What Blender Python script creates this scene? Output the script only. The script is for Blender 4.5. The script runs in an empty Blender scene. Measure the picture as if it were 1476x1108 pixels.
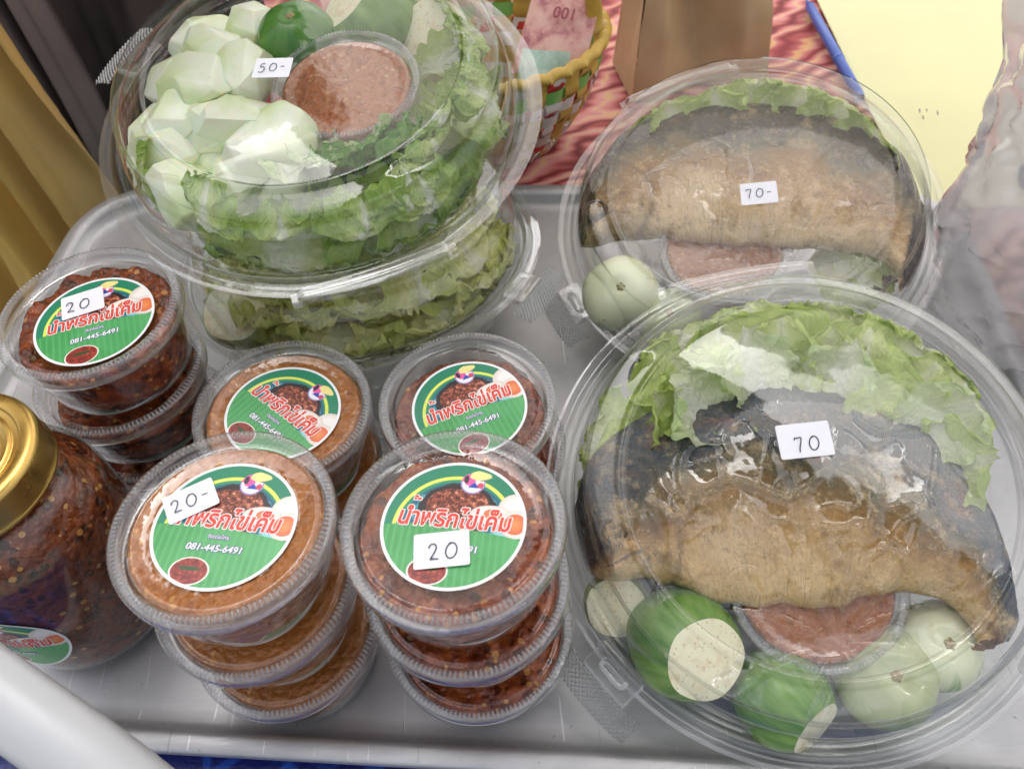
import bpy, bmesh, math, random
from mathutils import Vector, Matrix, noise
from mathutils.bvhtree import BVHTree
random.seed(7)
sc = bpy.context.scene
COL = sc.collection
PI = math.pi
# ---------------------------------------------------------------- camera
PIT, ROL, CH, FPX = math.radians(52.26), math.radians(-4.95), .4403, 1150.
fw = Vector((0, math.cos(PIT), -math.sin(PIT))); _r = Vector((1, 0, 0)); _u = _r.cross(fw)
CR = math.cos(ROL) * _r + math.sin(ROL) * _u; CU = CR.cross(fw); CP = Vector((0, 0, CH))
cd = bpy.data.cameras.new('camera'); cam = bpy.data.objects.new('camera', cd); COL.objects.link(cam)
cam.matrix_world = Matrix(((CR.x, CU.x, -fw.x, 0), (CR.y, CU.y, -fw.y, 0), (CR.z, CU.z, -fw.z, CH), (0, 0, 0, 1)))
cd.sensor_width = 36; cd.lens = 36 * FPX / 1476; cd.clip_start = .01; cd.clip_end = 200
cd.dof.use_dof = True; cd.dof.focus_distance = .42; cd.dof.aperture_fstop = 12
sc.camera = cam
# ---------------------------------------------------------------- sky, sun, exposure
SUN_EL, SUN_AZ = math.radians(62), math.radians(15)      # azimuth from +Y clockwise
w = bpy.data.worlds.new('World'); sc.world = w; w.use_nodes = True
nt = w.node_tree; bg = nt.nodes['Background']; sky = nt.nodes.new('ShaderNodeTexSky'); sky.sky_type = 'NISHITA'
sky.sun_disc = False; sky.sun_elevation = SUN_EL; sky.sun_rotation = SUN_AZ; sky.dust_density = 9; sky.air_density = 1.0
hs = nt.nodes.new('ShaderNodeHueSaturation'); hs.inputs['Saturation'].default_value = .28; nt.links.new(sky.outputs[0], hs.inputs['Color']); nt.links.new(hs.outputs[0], bg.inputs[0]); bg.inputs[1].default_value = .15
sl = bpy.data.lights.new('sun', 'SUN'); so = bpy.data.objects.new('sun', sl); COL.objects.link(so)
sl.energy = 2.6; sl.angle = math.radians(.5); sl.color = (1, .96, .9)
sd = Vector((math.sin(SUN_AZ) * math.cos(SUN_EL), math.cos(SUN_AZ) * math.cos(SUN_EL), math.sin(SUN_EL)))
so.rotation_euler = sd.to_track_quat('Z', 'Y').to_euler()
sc.view_settings.view_transform = 'Standard'; sc.view_settings.look = 'None'
sc.view_settings.exposure = 1.38; sc.view_settings.gamma = 1
cy = sc.cycles
cy.max_bounces = 10; cy.diffuse_bounces = 4; cy.glossy_bounces = 4; cy.transmission_bounces = 6
cy.transparent_max_bounces = 48; cy.caustics_reflective = False; cy.caustics_refractive = False
cy.sample_clamp_indirect = 4; cy.use_denoising = True

def ray(px, py): return (fw + (px - 738) / FPX * CR - (py - 554) / FPX * CU)
def at(px, py, z=0.):                      # point of the place at height z seen there
    d = ray(px, py); return CP + d * ((z - CH) / d.z)
def aty(px, py, y):
    d = ray(px, py); return CP + d * (y / d.y)
# ---------------------------------------------------------------- node helper
class M:
    def __init__(s, name):
        s.m = bpy.data.materials.new(name); s.m.use_nodes = True; s.t = s.m.node_tree
        s.t.nodes.clear(); s.out = s.t.nodes.new('ShaderNodeOutputMaterial')
    def n(s, ty, **k):
        x = s.t.nodes.new(ty)
        for a, b in k.items(): setattr(x, a, b)
        return x
    def put(s, sock, v):
        if v is None: return
        if isinstance(v, bpy.types.NodeSocket): s.t.links.new(v, sock)
        elif isinstance(v, (tuple, list)) and len(v) == 3 and sock.type == 'RGBA': sock.default_value = (*v, 1)
        else: sock.default_value = v
    def ma(s, op, a, b=None, c=None):
        x = s.n('ShaderNodeMath', operation=op); s.put(x.inputs[0], a); s.put(x.inputs[1], b); s.put(x.inputs[2], c); return x.outputs[0]
    def mix(s, f, a, b):
        x = s.n('ShaderNodeMix', data_type='RGBA'); s.put(x.inputs[0], f); s.put(x.inputs[6], a); s.put(x.inputs[7], b); return x.outputs[2]
    def co(s, o='Object'): return s.n('ShaderNodeTexCoord').outputs[o]
    def mp(s, v, sc_=(1, 1, 1), loc=(0, 0, 0), rot=(0, 0, 0)):
        x = s.n('ShaderNodeMapping'); s.put(x.inputs[0], v); x.inputs[1].default_value = loc; x.inputs[2].default_value = rot; x.inputs[3].default_value = sc_; return x.outputs[0]
    def noise(s, v, scale=5, det=3, rough=.5, dist=0):
        x = s.n('ShaderNodeTexNoise'); s.put(x.inputs['Vector'], v); x.inputs['Scale'].default_value = scale; x.inputs['Detail'].default_value = det
        x.inputs['Roughness'].default_value = rough; x.inputs['Distortion'].default_value = dist; return x.outputs[0]
    def voro(s, v, scale=5, feat='F1', out='Distance', rnd=1):
        x = s.n('ShaderNodeTexVoronoi', feature=feat); s.put(x.inputs['Vector'], v); x.inputs['Scale'].default_value = scale; x.inputs['Randomness'].default_value = rnd; return x.outputs[out]
    def ramp(s, f, stops, interp='LINEAR'):
        x = s.n('ShaderNodeValToRGB'); x.color_ramp.interpolation = interp; e = x.color_ramp.elements
        while len(e) < len(stops): e.new(.5)
        for i, (p, c) in enumerate(stops):
            e[i].position = p; e[i].color = (*c, 1) if not isinstance(c, (int, float)) else (c, c, c, 1)
        s.put(x.inputs[0], f); return x.outputs[0]
    def bump(s, h, st=.3, d=.001):
        x = s.n('ShaderNodeBump'); s.put(x.inputs['Height'], h); x.inputs['Strength'].default_value = st; x.inputs['Distance'].default_value = d; return x.outputs[0]
    def bsdf(s, col=None, rough=.5, metal=0., nrm=None, sss=0., **k):
        x = s.n('ShaderNodeBsdfPrincipled'); s.put(x.inputs['Base Color'], col); s.put(x.inputs['Roughness'], rough); s.put(x.inputs['Metallic'], metal)
        if nrm is not None: s.put(x.inputs['Normal'], nrm)
        if sss: x.inputs['Subsurface Weight'].default_value = sss; x.inputs['Subsurface Scale'].default_value = .004
        for a, b in k.items(): s.put(x.inputs[a.replace('_', ' ')], b)
        return x.outputs[0]
    def mixs(s, f, a, b):
        x = s.n('ShaderNodeMixShader'); s.put(x.inputs[0], f); s.t.links.new(a, x.inputs[1]); s.t.links.new(b, x.inputs[2]); return x.outputs[0]
    def end(s, sh): s.t.links.new(sh, s.out.inputs[0]); return s.m
    def xyz(s, v):
        x = s.n('ShaderNodeSeparateXYZ'); s.put(x.inputs[0], v); return x.outputs

def clear_mat(name, tint=(.993, .997, .995), rough=.03, gain=1.3, edge=(.42, .50, .45), bumps=.0, bscale=60, frost=0., body=None):
    m = M(name); nrm = None
    if bumps: nrm = m.bump(m.noise(m.co(), bscale, 2), bumps, .002)
    fr = m.n('ShaderNodeFresnel'); ge = m.n('ShaderNodeNewGeometry'); m.put(fr.inputs[0], m.ma('ADD', 1.5, m.ma('MULTIPLY', ge.outputs['Backfacing'], 1 / 1.5 - 1.5)))
    if nrm: m.put(fr.inputs['Normal'], nrm)
    f = m.ma('MINIMUM', m.ma('MULTIPLY', fr.outputs[0], gain), .85)
    lw = m.n('ShaderNodeLayerWeight'); lw.inputs[0].default_value = .12
    tc = m.mix(lw.outputs['Facing'], tint, edge)
    tr = m.n('ShaderNodeBsdfTransparent'); m.put(tr.inputs[0], tc)
    gl = m.n('ShaderNodeBsdfGlossy'); gl.inputs['Roughness'].default_value = rough; gl.inputs[0].default_value = (1, 1, 1, 1)
    if nrm: m.put(gl.inputs['Normal'], nrm)
    base = tr.outputs[0]
    if frost:
        df = m.n('ShaderNodeBsdfDiffuse'); m.put(df.inputs[0], body or (.8, .8, .82)); tl = m.n('ShaderNodeBsdfTranslucent'); m.put(tl.inputs[0], body or (.8, .8, .82))
        base = m.mixs(frost, base, m.mixs(.5, df.outputs[0], tl.outputs[0]))
    return m.end(m.mixs(f, base, gl.outputs[0]))

FLANGE = clear_mat('flange_plastic', tint=(.97, .98, .98), rough=.07, gain=2.6, edge=(.7, .74, .74), frost=.16, body=(.86, .85, .87), bumps=.2, bscale=40)
RIBW = clear_mat('rib_crest_glint', tint=(.9, .91, .92), rough=.15, gain=2.2, edge=(.8, .82, .84), frost=.32, body=(.90, .90, .91))  # whiter crests stand in for the bright refraction along each rib
TABW = clear_mat('tab_crest_sparkle', tint=(.9, .91, .92), rough=.08, gain=6.0, edge=(.8, .82, .84), frost=.75, body=(.95, .95, .96))  # near-white crests imitate the sparkle of the textured tab
CLEAR = clear_mat('clear_plastic', bumps=.12, bscale=45)
CUPP = clear_mat('cup_plastic', tint=(.99, .99, .99), rough=.05, gain=1.4, edge=(.62, .64, .64), bumps=.15, bscale=120)
RIB = clear_mat('ribbed_plastic', tint=(.97, .97, .975), rough=.10, gain=2.2, edge=(.72, .73, .74), frost=.14, body=(.85, .85, .85))
TABP = clear_mat('textured_tab_plastic', tint=(.9, .92, .92), rough=.06, gain=2.5, edge=(.6, .64, .64), frost=.02, body=(.85, .87, .87))
FILM = clear_mat('thin_film', tint=(.998, .998, .996), rough=.035, gain=1.6, edge=(.95, .95, .94), bumps=.25, bscale=70)
GLASS = clear_mat('jar_glass', tint=(.93, .95, .94), rough=.02, gain=1.25, edge=(.4, .42, .4), bumps=.1, bscale=30)

def simple(name, col, rough=.5, metal=0., var=.0, vs=20, bump=0., bs=200, sss=0., c2=None, **k):
    m = M(name); c = col; v = m.co()
    if var or c2:
        d = c2 or tuple(x * (1 - var) for x in col); c = m.mix(m.ramp(m.noise(v, vs, 4), [(.35, 0.), (.65, 1.)]), col, d)
    n = m.bump(m.noise(v, bs, 3), bump, .001) if bump else None
    return m.end(m.bsdf(c, rough, metal, n, sss, **k))

def paste_mat(name, deep, mid, fleck, oil, dk=.8):
    m = M(name); v = m.co()
    vo = m.voro(v, 260, out='Color'); hx = m.xyz(vo)
    wv = m.mp(v, (1, 1, 1)); ns = m.noise(wv, 120, 4, .6)
    c = m.ramp(ns, [(.32, deep), (.5, mid), (.7, oil)])
    c = m.mix(m.ma('MULTIPLY', m.ma('GREATER_THAN', hx[0], .86), m.ma('LESS_THAN', m.voro(v, 260), .42)), c, fleck)
    c = m.mix(m.ma('MULTIPLY', m.ma('GREATER_THAN', hx[1], .9), dk), c, tuple(x * .35 for x in deep))
    h = m.ma('ADD', m.noise(v, 350, 3), m.ma('MULTIPLY', m.voro(v, 240), -.7))
    return m.end(m.bsdf(c, m.ramp(m.noise(v, 90, 2), [(.3, .10), (.7, .32)]), 0, m.bump(h, .8, .0018), .15))
PASTE_D = paste_mat('dark_chilli_paste', (.09, .013, .005), (.25, .042, .012), (.55, .25, .07), (.40, .095, .02))
PASTE_R = paste_mat('red_chilli_paste', (.12, .020, .007), (.28, .058, .016), (.58, .27, .07), (.44, .12, .03))
PASTE_O = paste_mat('orange_chilli_paste', (.31, .10, .022), (.41, .145, .034), (.56, .26, .07), (.46, .175, .045), .2)
PASTE_J = paste_mat('jar_chilli_paste', (.07, .014, .005), (.19, .042, .012), (.58, .29, .08), (.32, .08, .02))
SAUCE = paste_mat('pink_sauce', (.40, .13, .045), (.46, .16, .06), (.56, .26, .10), (.42, .12, .035), .3)
WHITE = simple('white_paper', (.82, .82, .86), .55)
INK = simple('pen_ink', (.03, .03, .07), .5)
NAVY = simple('navy_print', (.03, .05, .22), .45)
PWHITE = simple('white_print', (.85, .85, .85), .45)
PRED = simple('red_print', (.70, .055, .03), .4)

# ---------------------------------------------------------------- mesh helpers
def link(name, me, parent=None, mats=(), mw=None):
    o = bpy.data.objects.new(name, me); COL.objects.link(o)
    if parent is not None: o.parent = parent
    for m in mats:
        if m.name not in [x.name for x in me.materials if x]: me.materials.append(m)
    if mw is not None: o.matrix_local = mw
    return o
def tag(o, label=None, cat=None, group=None, kind=None):
    if label: o['label'] = label
    if cat: o['category'] = cat
    if group: o['group'] = group
    if kind: o['kind'] = kind
    return o
def mesh(name, vs, fs, smooth=True, uv=None):
    me = bpy.data.meshes.new(name); me.from_pydata([tuple(v) for v in vs], [], fs)
    if smooth: me.shade_smooth()
    if uv is not None:
        l = me.uv_layers.new(name='UVMap')
        for lp in me.loops: l.data[lp.index].uv = uv[lp.vertex_index]
    me.update(); return me
def lathe(name, prof, seg=96, fn=None, smooth=True):
    """profile (r, z) turned round z; fn(r, z, angle, i) may move points"""
    vs = []; fs = []; n = len(prof)
    for k in range(seg):
        a = 2 * PI * k / seg
        for i, (r, z) in enumerate(prof):
            if fn: r2, z2 = fn(r, z, a, i)
            else: r2, z2 = r, z
            vs.append((r2 * math.cos(a), r2 * math.sin(a), z2))
    for k in range(seg):
        k2 = (k + 1) % seg
        for i in range(n - 1): fs.append((k * n + i, k2 * n + i, k2 * n + i + 1, k * n + i + 1))
    me = mesh(name, vs, fs, smooth)
    bm = bmesh.new(); bm.from_mesh(me); bmesh.ops.remove_doubles(bm, verts=bm.verts, dist=1e-6)
    bmesh.ops.recalc_face_normals(bm, faces=bm.faces); bm.to_mesh(me); bm.free(); return me
def spl(pts, k=6):
    out = []; n = len(pts)
    for i in range(n - 1):
        p = [Vector(pts[max(0, min(n - 1, j))]) for j in (i - 1, i, i + 1, i + 2)]
        for t in range(k):
            t /= k; out.append(.5 * ((2 * p[1]) + (-p[0] + p[2]) * t + (2 * p[0] - 5 * p[1] + 4 * p[2] - p[3]) * t * t + (-p[0] + 3 * p[1] - 3 * p[2] + p[3]) * t ** 3))
    out.append(Vector(pts[-1])); return out
def grid(name, fn, nu, nv, uvf=None, wrap=False, smooth=True):
    vs = []; fs = []; uv = []
    for j in range(nv + 1):
        for i in range(nu + (0 if wrap else 1)):
            u, v = i / nu, j / nv; vs.append(fn(u, v)); uv.append(uvf(u, v) if uvf else (u, v))
    wn = nu if wrap else nu + 1
    for j in range(nv):
        for i in range(nu):
            i2 = (i + 1) % wn; fs.append((j * wn + i, j * wn + i2, (j + 1) * wn + i2, (j + 1) * wn + i))
    return mesh(name, vs, fs, smooth, uv)
def tube(path, rad, seg=8, flat=1., closed=False, up=Vector((0, 0, 1))):
    path = [Vector(p) for p in path]; vs = []; fs = []; n = len(path)
    for i, p in enumerate(path):
        a = path[(i - 1) % n if closed else max(0, i - 1)]; b = path[(i + 1) % n if closed else min(n - 1, i + 1)]
        t = (b - a).normalized(); s = t.cross(up)
        s = s.normalized() if s.length > 1e-6 else Vector((1, 0, 0)); u = s.cross(t)
        r = rad[i] if isinstance(rad, (list, tuple)) else rad
        for k in range(seg):
            th = 2 * PI * k / seg; vs.append(p + s * r * math.cos(th) + u * r * flat * math.sin(th))
    for i in range(n if closed else n - 1):
        i2 = (i + 1) % n
        for k in range(seg):
            k2 = (k + 1) % seg; fs.append((i * seg + k, i2 * seg + k, i2 * seg + k2, i * seg + k2))
    if not closed: fs.append(tuple(range(seg))[::-1]); fs.append(tuple((n - 1) * seg + k for k in range(seg)))
    return vs, fs
def joinparts(name, parts, smooth=True):
    V = []; F = []
    for vs, fs in parts:
        b = len(V); V += list(vs); F += [tuple(i + b for i in f) for f in fs]
    return mesh(name, V, F, smooth)
def boxvf(cx, cy, cz, sx, sy, sz, rot=None):
    vs = [Vector((x * sx / 2, y * sy / 2, z * sz / 2)) for x in (-1, 1) for y in (-1, 1) for z in (-1, 1)]
    if rot: vs = [rot @ v for v in vs]
    return [v + Vector((cx, cy, cz)) for v in vs], [(0, 1, 3, 2), (4, 6, 7, 5), (0, 4, 5, 1), (2, 3, 7, 6), (0, 2, 6, 4), (1, 5, 7, 3)]
def bevel(me, w=.002, seg=2):
    bm = bmesh.new(); bm.from_mesh(me); bmesh.ops.bevel(bm, geom=bm.edges[:], offset=w, segments=seg, affect='EDGES', profile=.5); bm.to_mesh(me); bm.free(); return me
def empty(name, mw):
    o = bpy.data.objects.new(name, None); COL.objects.link(o); o.matrix_world = mw; o.empty_display_size = .02; return o
def frame(c, tx=0, ty=0, rz=0):
    n = Vector((-tx, -ty, 1)).normalized(); q = Vector((0, 0, 1)).rotation_difference(n)
    return Matrix.Translation(c) @ q.to_matrix().to_4x4() @ Matrix.Rotation(rz, 4, 'Z')
def N3(p, s): return noise.noise(Vector(p) * s)

# ---------------------------------------------------------------- the setting
def cloth_red():
    m = M('red_printed_cloth'); v = m.co(); d = m.mp(v, (7, 16, 7), rot=(0, 0, .5))
    wob = m.noise(v, 9, 3); x = m.n('ShaderNodeTexWave', wave_type='BANDS'); m.put(x.inputs['Vector'], d); x.inputs['Scale'].default_value = 1.3; x.inputs['Distortion'].default_value = 9; x.inputs['Detail'].default_value = 2; x.inputs['Detail Scale'].default_value = 1.4
    c = m.ramp(x.outputs[1], [(.0, (.20, .02, .02)), (.25, (.46, .10, .09)), (.6, (.66, .24, .22)), (.93, (.72, .34, .32)), (1, (.74, .46, .24))])
    c = m.mix(m.ramp(m.noise(v, 6, 2), [(.5, 0.), (.62, 1.)]), c, m.ramp(x.outputs[1], [(0, (.25, .015, .02)), (.8, (.36, .03, .035)), (1, (.6, .3, .1))]))
    return m.end(m.bsdf(c, .7, 0, m.bump(m.noise(v, 300, 2), .2)))
def cloth_blue():
    m = M('blue_printed_cloth'); v = m.co()
    e = m.voro(m.mp(v, (22, 22, 22)), 1, 'DISTANCE_TO_EDGE'); k = m.ma('ABSOLUTE', m.ma('SUBTRACT', e, .16))
    c = m.mix(m.ramp(k, [(.02, 1.), (.05, 0.)]), (.006, .012, .13), (.015, .06, .36))
    c = m.mix(m.ramp(m.noise(v, 60, 3), [(.6, 0.), (.68, .5)]), c, (.02, .1, .5))
    return m.end(m.bsdf(c, .35, 0, m.bump(m.noise(v, 500, 2), .3)))
fl = grid('ground', lambda u, v: ((u - .5) * 12, (v - .4) * 12, -.76), 2, 2)
tag(link('ground', fl, None, [simple('grey_green_concrete', (.10, .12, .11), .8, var=.4, vs=3, bump=.3)]), kind='structure')
TY = -7.5 * PI / 180; EX = Vector((math.cos(TY), math.sin(TY), 0)); EY = Vector((-math.sin(TY), math.cos(TY), 0))
def tr(a, b, z=0): return EX * a + EY * b + Vector((0, 0, z))
# table: top board with legs, seen only at its front left corner
def slab(name, a0, a1, b0, b1, z0, z1):
    c = tr((a0 + a1) / 2, (b0 + b1) / 2, (z0 + z1) / 2); R = Matrix.Rotation(TY, 3, 'Z')
    return boxvf(c.x, c.y, c.z, a1 - a0, b1 - b0, z1 - z0, R)
table = empty('table', Matrix.Translation((0, .6, -.76))); tag(table, 'market table hidden under the blue and red cloths', 'table')
WOOD = simple('table_wood', (.30, .2, .11), .6, var=.3)
def sub(name, vf, parent, mats, smooth=False):
    me = joinparts(name, [vf], smooth); o = link(name, me, parent, mats); o.matrix_parent_inverse = parent.matrix_world.inverted(); return o
sub('table_top', slab('t', -.37, 1.1, -.02, 1.35, -.045, -.012), table, [WOOD])
for a, b in ((-.34, .02), (1.05, .02), (-.34, 1.3), (1.05, 1.3)): sub('leg', slab('l', a - .02, a + .02, b - .02, b + .02, -.76, -.045), table, [WOOD])
def cloth_sheet(a0, a1, b0, b1, z, wr):
    def f(u, v):
        p = tr(a0 + (a1 - a0) * u, b0 + (b1 - b0) * v, 0); p.z = z + wr * N3(p, 9); return p
    return grid('c', f, 60, 60)
red = link('red_tablecloth', cloth_sheet(-.39, 1.15, .33, 1.4, -.005, .0012), None, [cloth_red()])
tag(red, 'red and pink cloth with gold leaf print under basket and paper bag', 'tablecloth')
def bf(u, v):
    a = -.385 + 1.5 * u; s = v * .95                # lies on the table then falls over the front edge
    b = .5 - s
    z = -.009
    if b < -.03: z -= (-.03 - b); b = -.03 - .012 * math.sin(a * 26) * min(1, (-.009 - z) * 6)
    return tr(a, b, z)
blue = link('blue_tablecloth', grid('blue', bf, 160, 90), None, [cloth_blue()])
tag(blue, 'royal blue cloth with pale scroll print along the front of tray', 'tablecloth')
# yellow paper sheet
def yp():
    a, b = at(1172, -10, -.003), at(1262, 178, -.003)
    d = (b - a).normalized(); s = Vector((-d.y, d.x, 0)); a = a - d * .25; b = b + d * .12
    return grid('y', lambda u, v: tuple((a.lerp(b, v) + s * u * .62) + Vector((0, 0, .001 + .004 * u * u * math.sin(v * 5 + 1) ** 2))), 20, 30)
ys = tag(link('yellow_sheet', yp(), None, [simple('yellow_paper', (.72, .70, .36), .4, var=.04, vs=10)]), 'large pale yellow plastic sheet spread behind the rear fish container', 'sheet')
mk = []
for x_, y_, l_ in ((1326, 163, .006), (1336, 161, .004), (1331, 172, .005), (1352, 166, .006)):
    q = at(x_, y_, .0035); mk.append(tube([q, q + Vector((l_ * .3, l_, 0))], .0005, 5, .3))
link('printed_marks', joinparts('printed_marks', mk), ys, [INK])
# hanging cloths at left
def curtain(name, x0, x1, y0, y1, amp, k, mats, label, ztop=.9, zb=-.7, ph=0, lean=0):
    def f(u, v):
        z = zb + (ztop - zb) * v; x = x0 + (x1 - x0) * u; y = y0 + (y1 - y0) * u
        q = u * k + ph + 1.4 * N3((u * 9, v * 1.6, ph), 1)
        o = amp * (math.sin(q * 2 * PI) + .4 * math.sin(q * 4.6 * PI + 1)) * (.6 + .5 * (1 - v)) + .006 * N3((u * 9, v * 5, ph), 2)
        return (x + o * .3 + lean * v, y + o, z)
    return tag(link(name, grid(name, f, 420, 50), None, mats), label, 'cloth')
curtain('hanging_cloth', -1.1, aty(150, 290, .66).x, .62, .66, .019, 15, [simple('ochre_cloth', (.68, .43, .09), .95, c2=(.52, .37, .15), vs=4, bump=.25, bs=500)], 'ochre yellow cloth hanging in folds left of the tray', ph=.2)
curtain('hanging_cloth', -.75, aty(178, 240, .75).x, .735, .75, .012, 7, [simple('grey_cloth', (.25, .21, .195), .95, c2=(.16, .135, .125), vs=6, bump=.3, bs=400)], 'grey brown cloth hanging between the yellow and the black cloth', ph=.6)
curtain('hanging_cloth', -.9, aty(385, 40, .82).x, .80, .82, .010, 13, [simple('black_cloth', (.018, .015, .016), .95, c2=(.12, .10, .09), vs=5, bump=.3, bs=400)], 'black cloth with faint grey print hanging behind the salad containers', ph=.1)
# canopy over the stall as the lids mirror it; slot and dark sheet added to steer reflections
def edge_y(x): return max(-.31, .62 - 1.0 * x + .02 * math.sin(x * 9))
def canf(u, v):
    x = -1.9 + 3.8 * u; y0 = edge_y(x) + .03 + .36 * min(1, max(0, x / .7)); return (x, y0 + (3.1 - y0) * v, 1.50 + .02 * math.sin(u * 30) * v)  # gap widens rightward, shaped so the front lid mirrors a bright sky strip
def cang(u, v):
    x = -.22 + 2.1 * u; return (x, -.32 + (max(-.31, edge_y(x)) + .32) * v, 1.44 + .01 * math.sin(u * 22))  # unseen dark sheet added where the front lid would mirror pale cloth
cm = M('overhead_sheet'); dd = cm.n('ShaderNodeBsdfDiffuse'); dd.inputs[0].default_value = (.45, .43, .42, 1); tl = cm.n('ShaderNodeBsdfTranslucent'); tl.inputs[0].default_value = (.50, .47, .455, 1)
can = empty('market_canopy', Matrix.Translation((0, 1.5, -.76))); tag(can, 'off white cloth canopy over the stall, plus a dark sheet added for reflections', 'canopy')
CANM = cm.end(cm.mixs(.62, dd.outputs[0], tl.outputs[0]))
for fn, cmat in ((canf, CANM), (cang, simple('dark_reflection_sheet', (.05, .055, .06), .8))): o = link('overhead_sheet', grid('canopy', fn, 80, 20), can, [cmat]); o.matrix_parent_inverse = can.matrix_world.inverted()
for x, y in ((-1.85, -.3), (1.85, -.3), (-1.85, 3.), (1.85, 3.)): sub('pole', tube([(x, y, -.76), (x, y, 1.44)], .016, 10), can, [simple('pole_paint', (.6, .6, .62), .4)])

# ---------------------------------------------------------------- tray
ALU = M('brushed_aluminium'); v = ALU.co()
sc1 = ALU.noise(ALU.mp(v, (60, 900, 60), rot=(0, 0, .13)), 1, 4, .7); bl = ALU.noise(v, 14, 4, .6); sp = ALU.noise(v, 260, 2)
c = ALU.mix(ALU.ramp(bl, [(.35, 0.), (.7, 1.)]), (.54, .54, .55), (.42, .42, .435)); c = ALU.mix(ALU.ramp(sp, [(.70, 0.), (.78, .55)]), c, (.16, .16, .16))
sw = ALU.noise(ALU.mp(v, (500, 14, 500), rot=(0, 0, .9)), 1, 2, .5); c = ALU.mix(ALU.ramp(sw, [(.70, 0.), (.73, .5)]), c, (.25, .25, .25)); sw2 = ALU.noise(ALU.mp(v, (420, 10, 420), rot=(0, 0, -.5)), 1, 2, .5); c = ALU.mix(ALU.ramp(sw2, [(.70, 0.), (.72, .5)]), c, (.9, .9, .9))
ALUM = ALU.end(ALU.bsdf(c, ALU.ramp(sc1, [(.3, .46), (.7, .62)]), .75, ALU.bump(sc1, .12, .0005)))
def tray():
    a0, a1, b0, b1 = -.412, .285, .1035, .530; rc = .055
    prof = [(-.35, 0.), (-.16, 0.), (-.08, 0.), (-.030, .0002), (-.010, .0002), (-.003, .0006), (.001, .003), (.003, .008), (.005, .0108), (.0075, .0118), (.0135, .0118), (.0152, .0108), (.0156, .0085), (.0148, .006), (.013, .0055)]
    cx, cyy = (a0 + a1) / 2, (b0 + b1) / 2; hx, hy = (a1 - a0) / 2, (b1 - b0) / 2
    out = []
    for qx, qy, s in ((1, 1, 0), (-1, 1, 1), (-1, -1, 2), (1, -1, 3)):
        for k in range(13): t = (s + k / 12) * PI / 2; out.append((qx, qy, t))
    vs = []; n = len(out)
    for d, z in prof:
        for qx, qy, t in out:
            r = max(rc + d, 0.0005) if d > -.1 else .001; ins = min(d, 0) if d < -rc else 0
            sx = max(hx - rc + min(0, d + rc), .002); sy = max(hy - rc + min(0, d + rc), .002)
            wv = .0012 * math.sin(t * 3 + z * 40) * (z > .01)
            vs.append(tr(cx + qx * sx + r * math.cos(t), cyy + qy * sy + r * math.sin(t), z + wv - .002))
    fs = []
    for j in range(len(prof) - 1):
        for i in range(n): i2 = (i + 1) % n; fs.append((j * n + i, j * n + i2, (j + 1) * n + i2, (j + 1) * n + i))
    fs.append(tuple(range(n)))
    return mesh('tray', vs, fs)
t_ = link('metal_tray', tray(), None, [ALUM]); tag(t_, 'scratched aluminium tray carrying all the cups and containers', 'tray')

# ---------------------------------------------------------------- lettering and printed label
def text_mesh(body, size, offset=0., mapf=None, shear=0., bold=0.):
    cu = bpy.data.curves.new('lettering', 'FONT'); cu.body = body; cu.size = size; cu.align_x = 'CENTER'; cu.offset = bold; cu.shear = shear; cu.resolution_u = 4
    o = bpy.data.objects.new('tmp', cu); COL.objects.link(o); dg = bpy.context.evaluated_depsgraph_get(); dg.update()
    me = bpy.data.meshes.new_from_object(o.evaluated_get(dg)); bpy.data.objects.remove(o)
    vs = [v.co.copy() for v in me.vertices]; fs = [tuple(p.vertices) for p in me.polygons]
    return vs, fs
def outline(vf, r, n=12):
    vs, fs = vf; out = []
    for k in range(n):
        d = Vector((math.cos(2 * PI * k / n), math.sin(2 * PI * k / n), 0)) * r + Vector((0, 0, -.000002 * (k + 1)))
        out.append(([v + d for v in vs], fs))
    return out
def mv(vf, x, y, z, rot=0, s=1): 
    R = Matrix.Rotation(rot, 3, 'Z'); return [R @ (v * s) + Vector((x, y, z)) for v in vf[0]], vf[1]
LR = .0315
def word(sx):
    # the Thai title, in three runs so that the upper marks do not collide
    return sx
def title_parts():
    s = .0078
    base = text_mesh('นำพริกไข่เค็ม', s, bold=.00020, shear=.12)
    tone = text_mesh('้', s * .95, bold=.00018)
    w = [v.x for v in base[0]]; x0, x1 = min(w), max(w)
    k = LR * 1.56 / (x1 - x0); base = mv(base, 0, 0, 0, 0, k)
    tx = [v.x for v in tone[0]]; ty = [v.y for v in tone[0]]
    cxm = (min(tx) + max(tx)) / 2; cym = (min(ty) + max(ty)) / 2
    tone = ([Vector(((v.x - cxm) * k, (v.y - cym) * k, 0)) for v in tone[0]], tone[1])
    tone = mv(tone, -LR * .56, LR * .43, 0)
    cxx = sum(v.x for v in base[0]) / len(base[0])
    base = ([Vector((v.x, v.y * 1.22, 0)) for v in base[0]], base[1])
    def arch(vf): return ([Vector((v.x, v.y - .10 * LR * (v.x / LR) * 0 + .00, v.z)) for v in vf[0]], vf[1])
    return [arch(base), arch(tone)]
TPARTS = title_parts()
def shift(vfs, y, z): return [([Vector((v.x, v.y + y, v.z + z)) for v in vs], fs) for vs, fs in vfs]
tt = shift(TPARTS, -.07 * LR, .0)
ttl_red = joinparts('title_lettering', shift(tt, 0, .00030), False)
ttl_white = joinparts('title_outline', sum([outline(x, .00044) for x in shift(tt, 0, .00020)], []), False)
ph = text_mesh('081-445-6491', .0044, bold=.00009, shear=.1); kx = LR * .78 / (max(v.x for v in ph[0]) - min(v.x for v in ph[0])); ph = mv(ph, 0, 0, 0, 0, kx)
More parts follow.
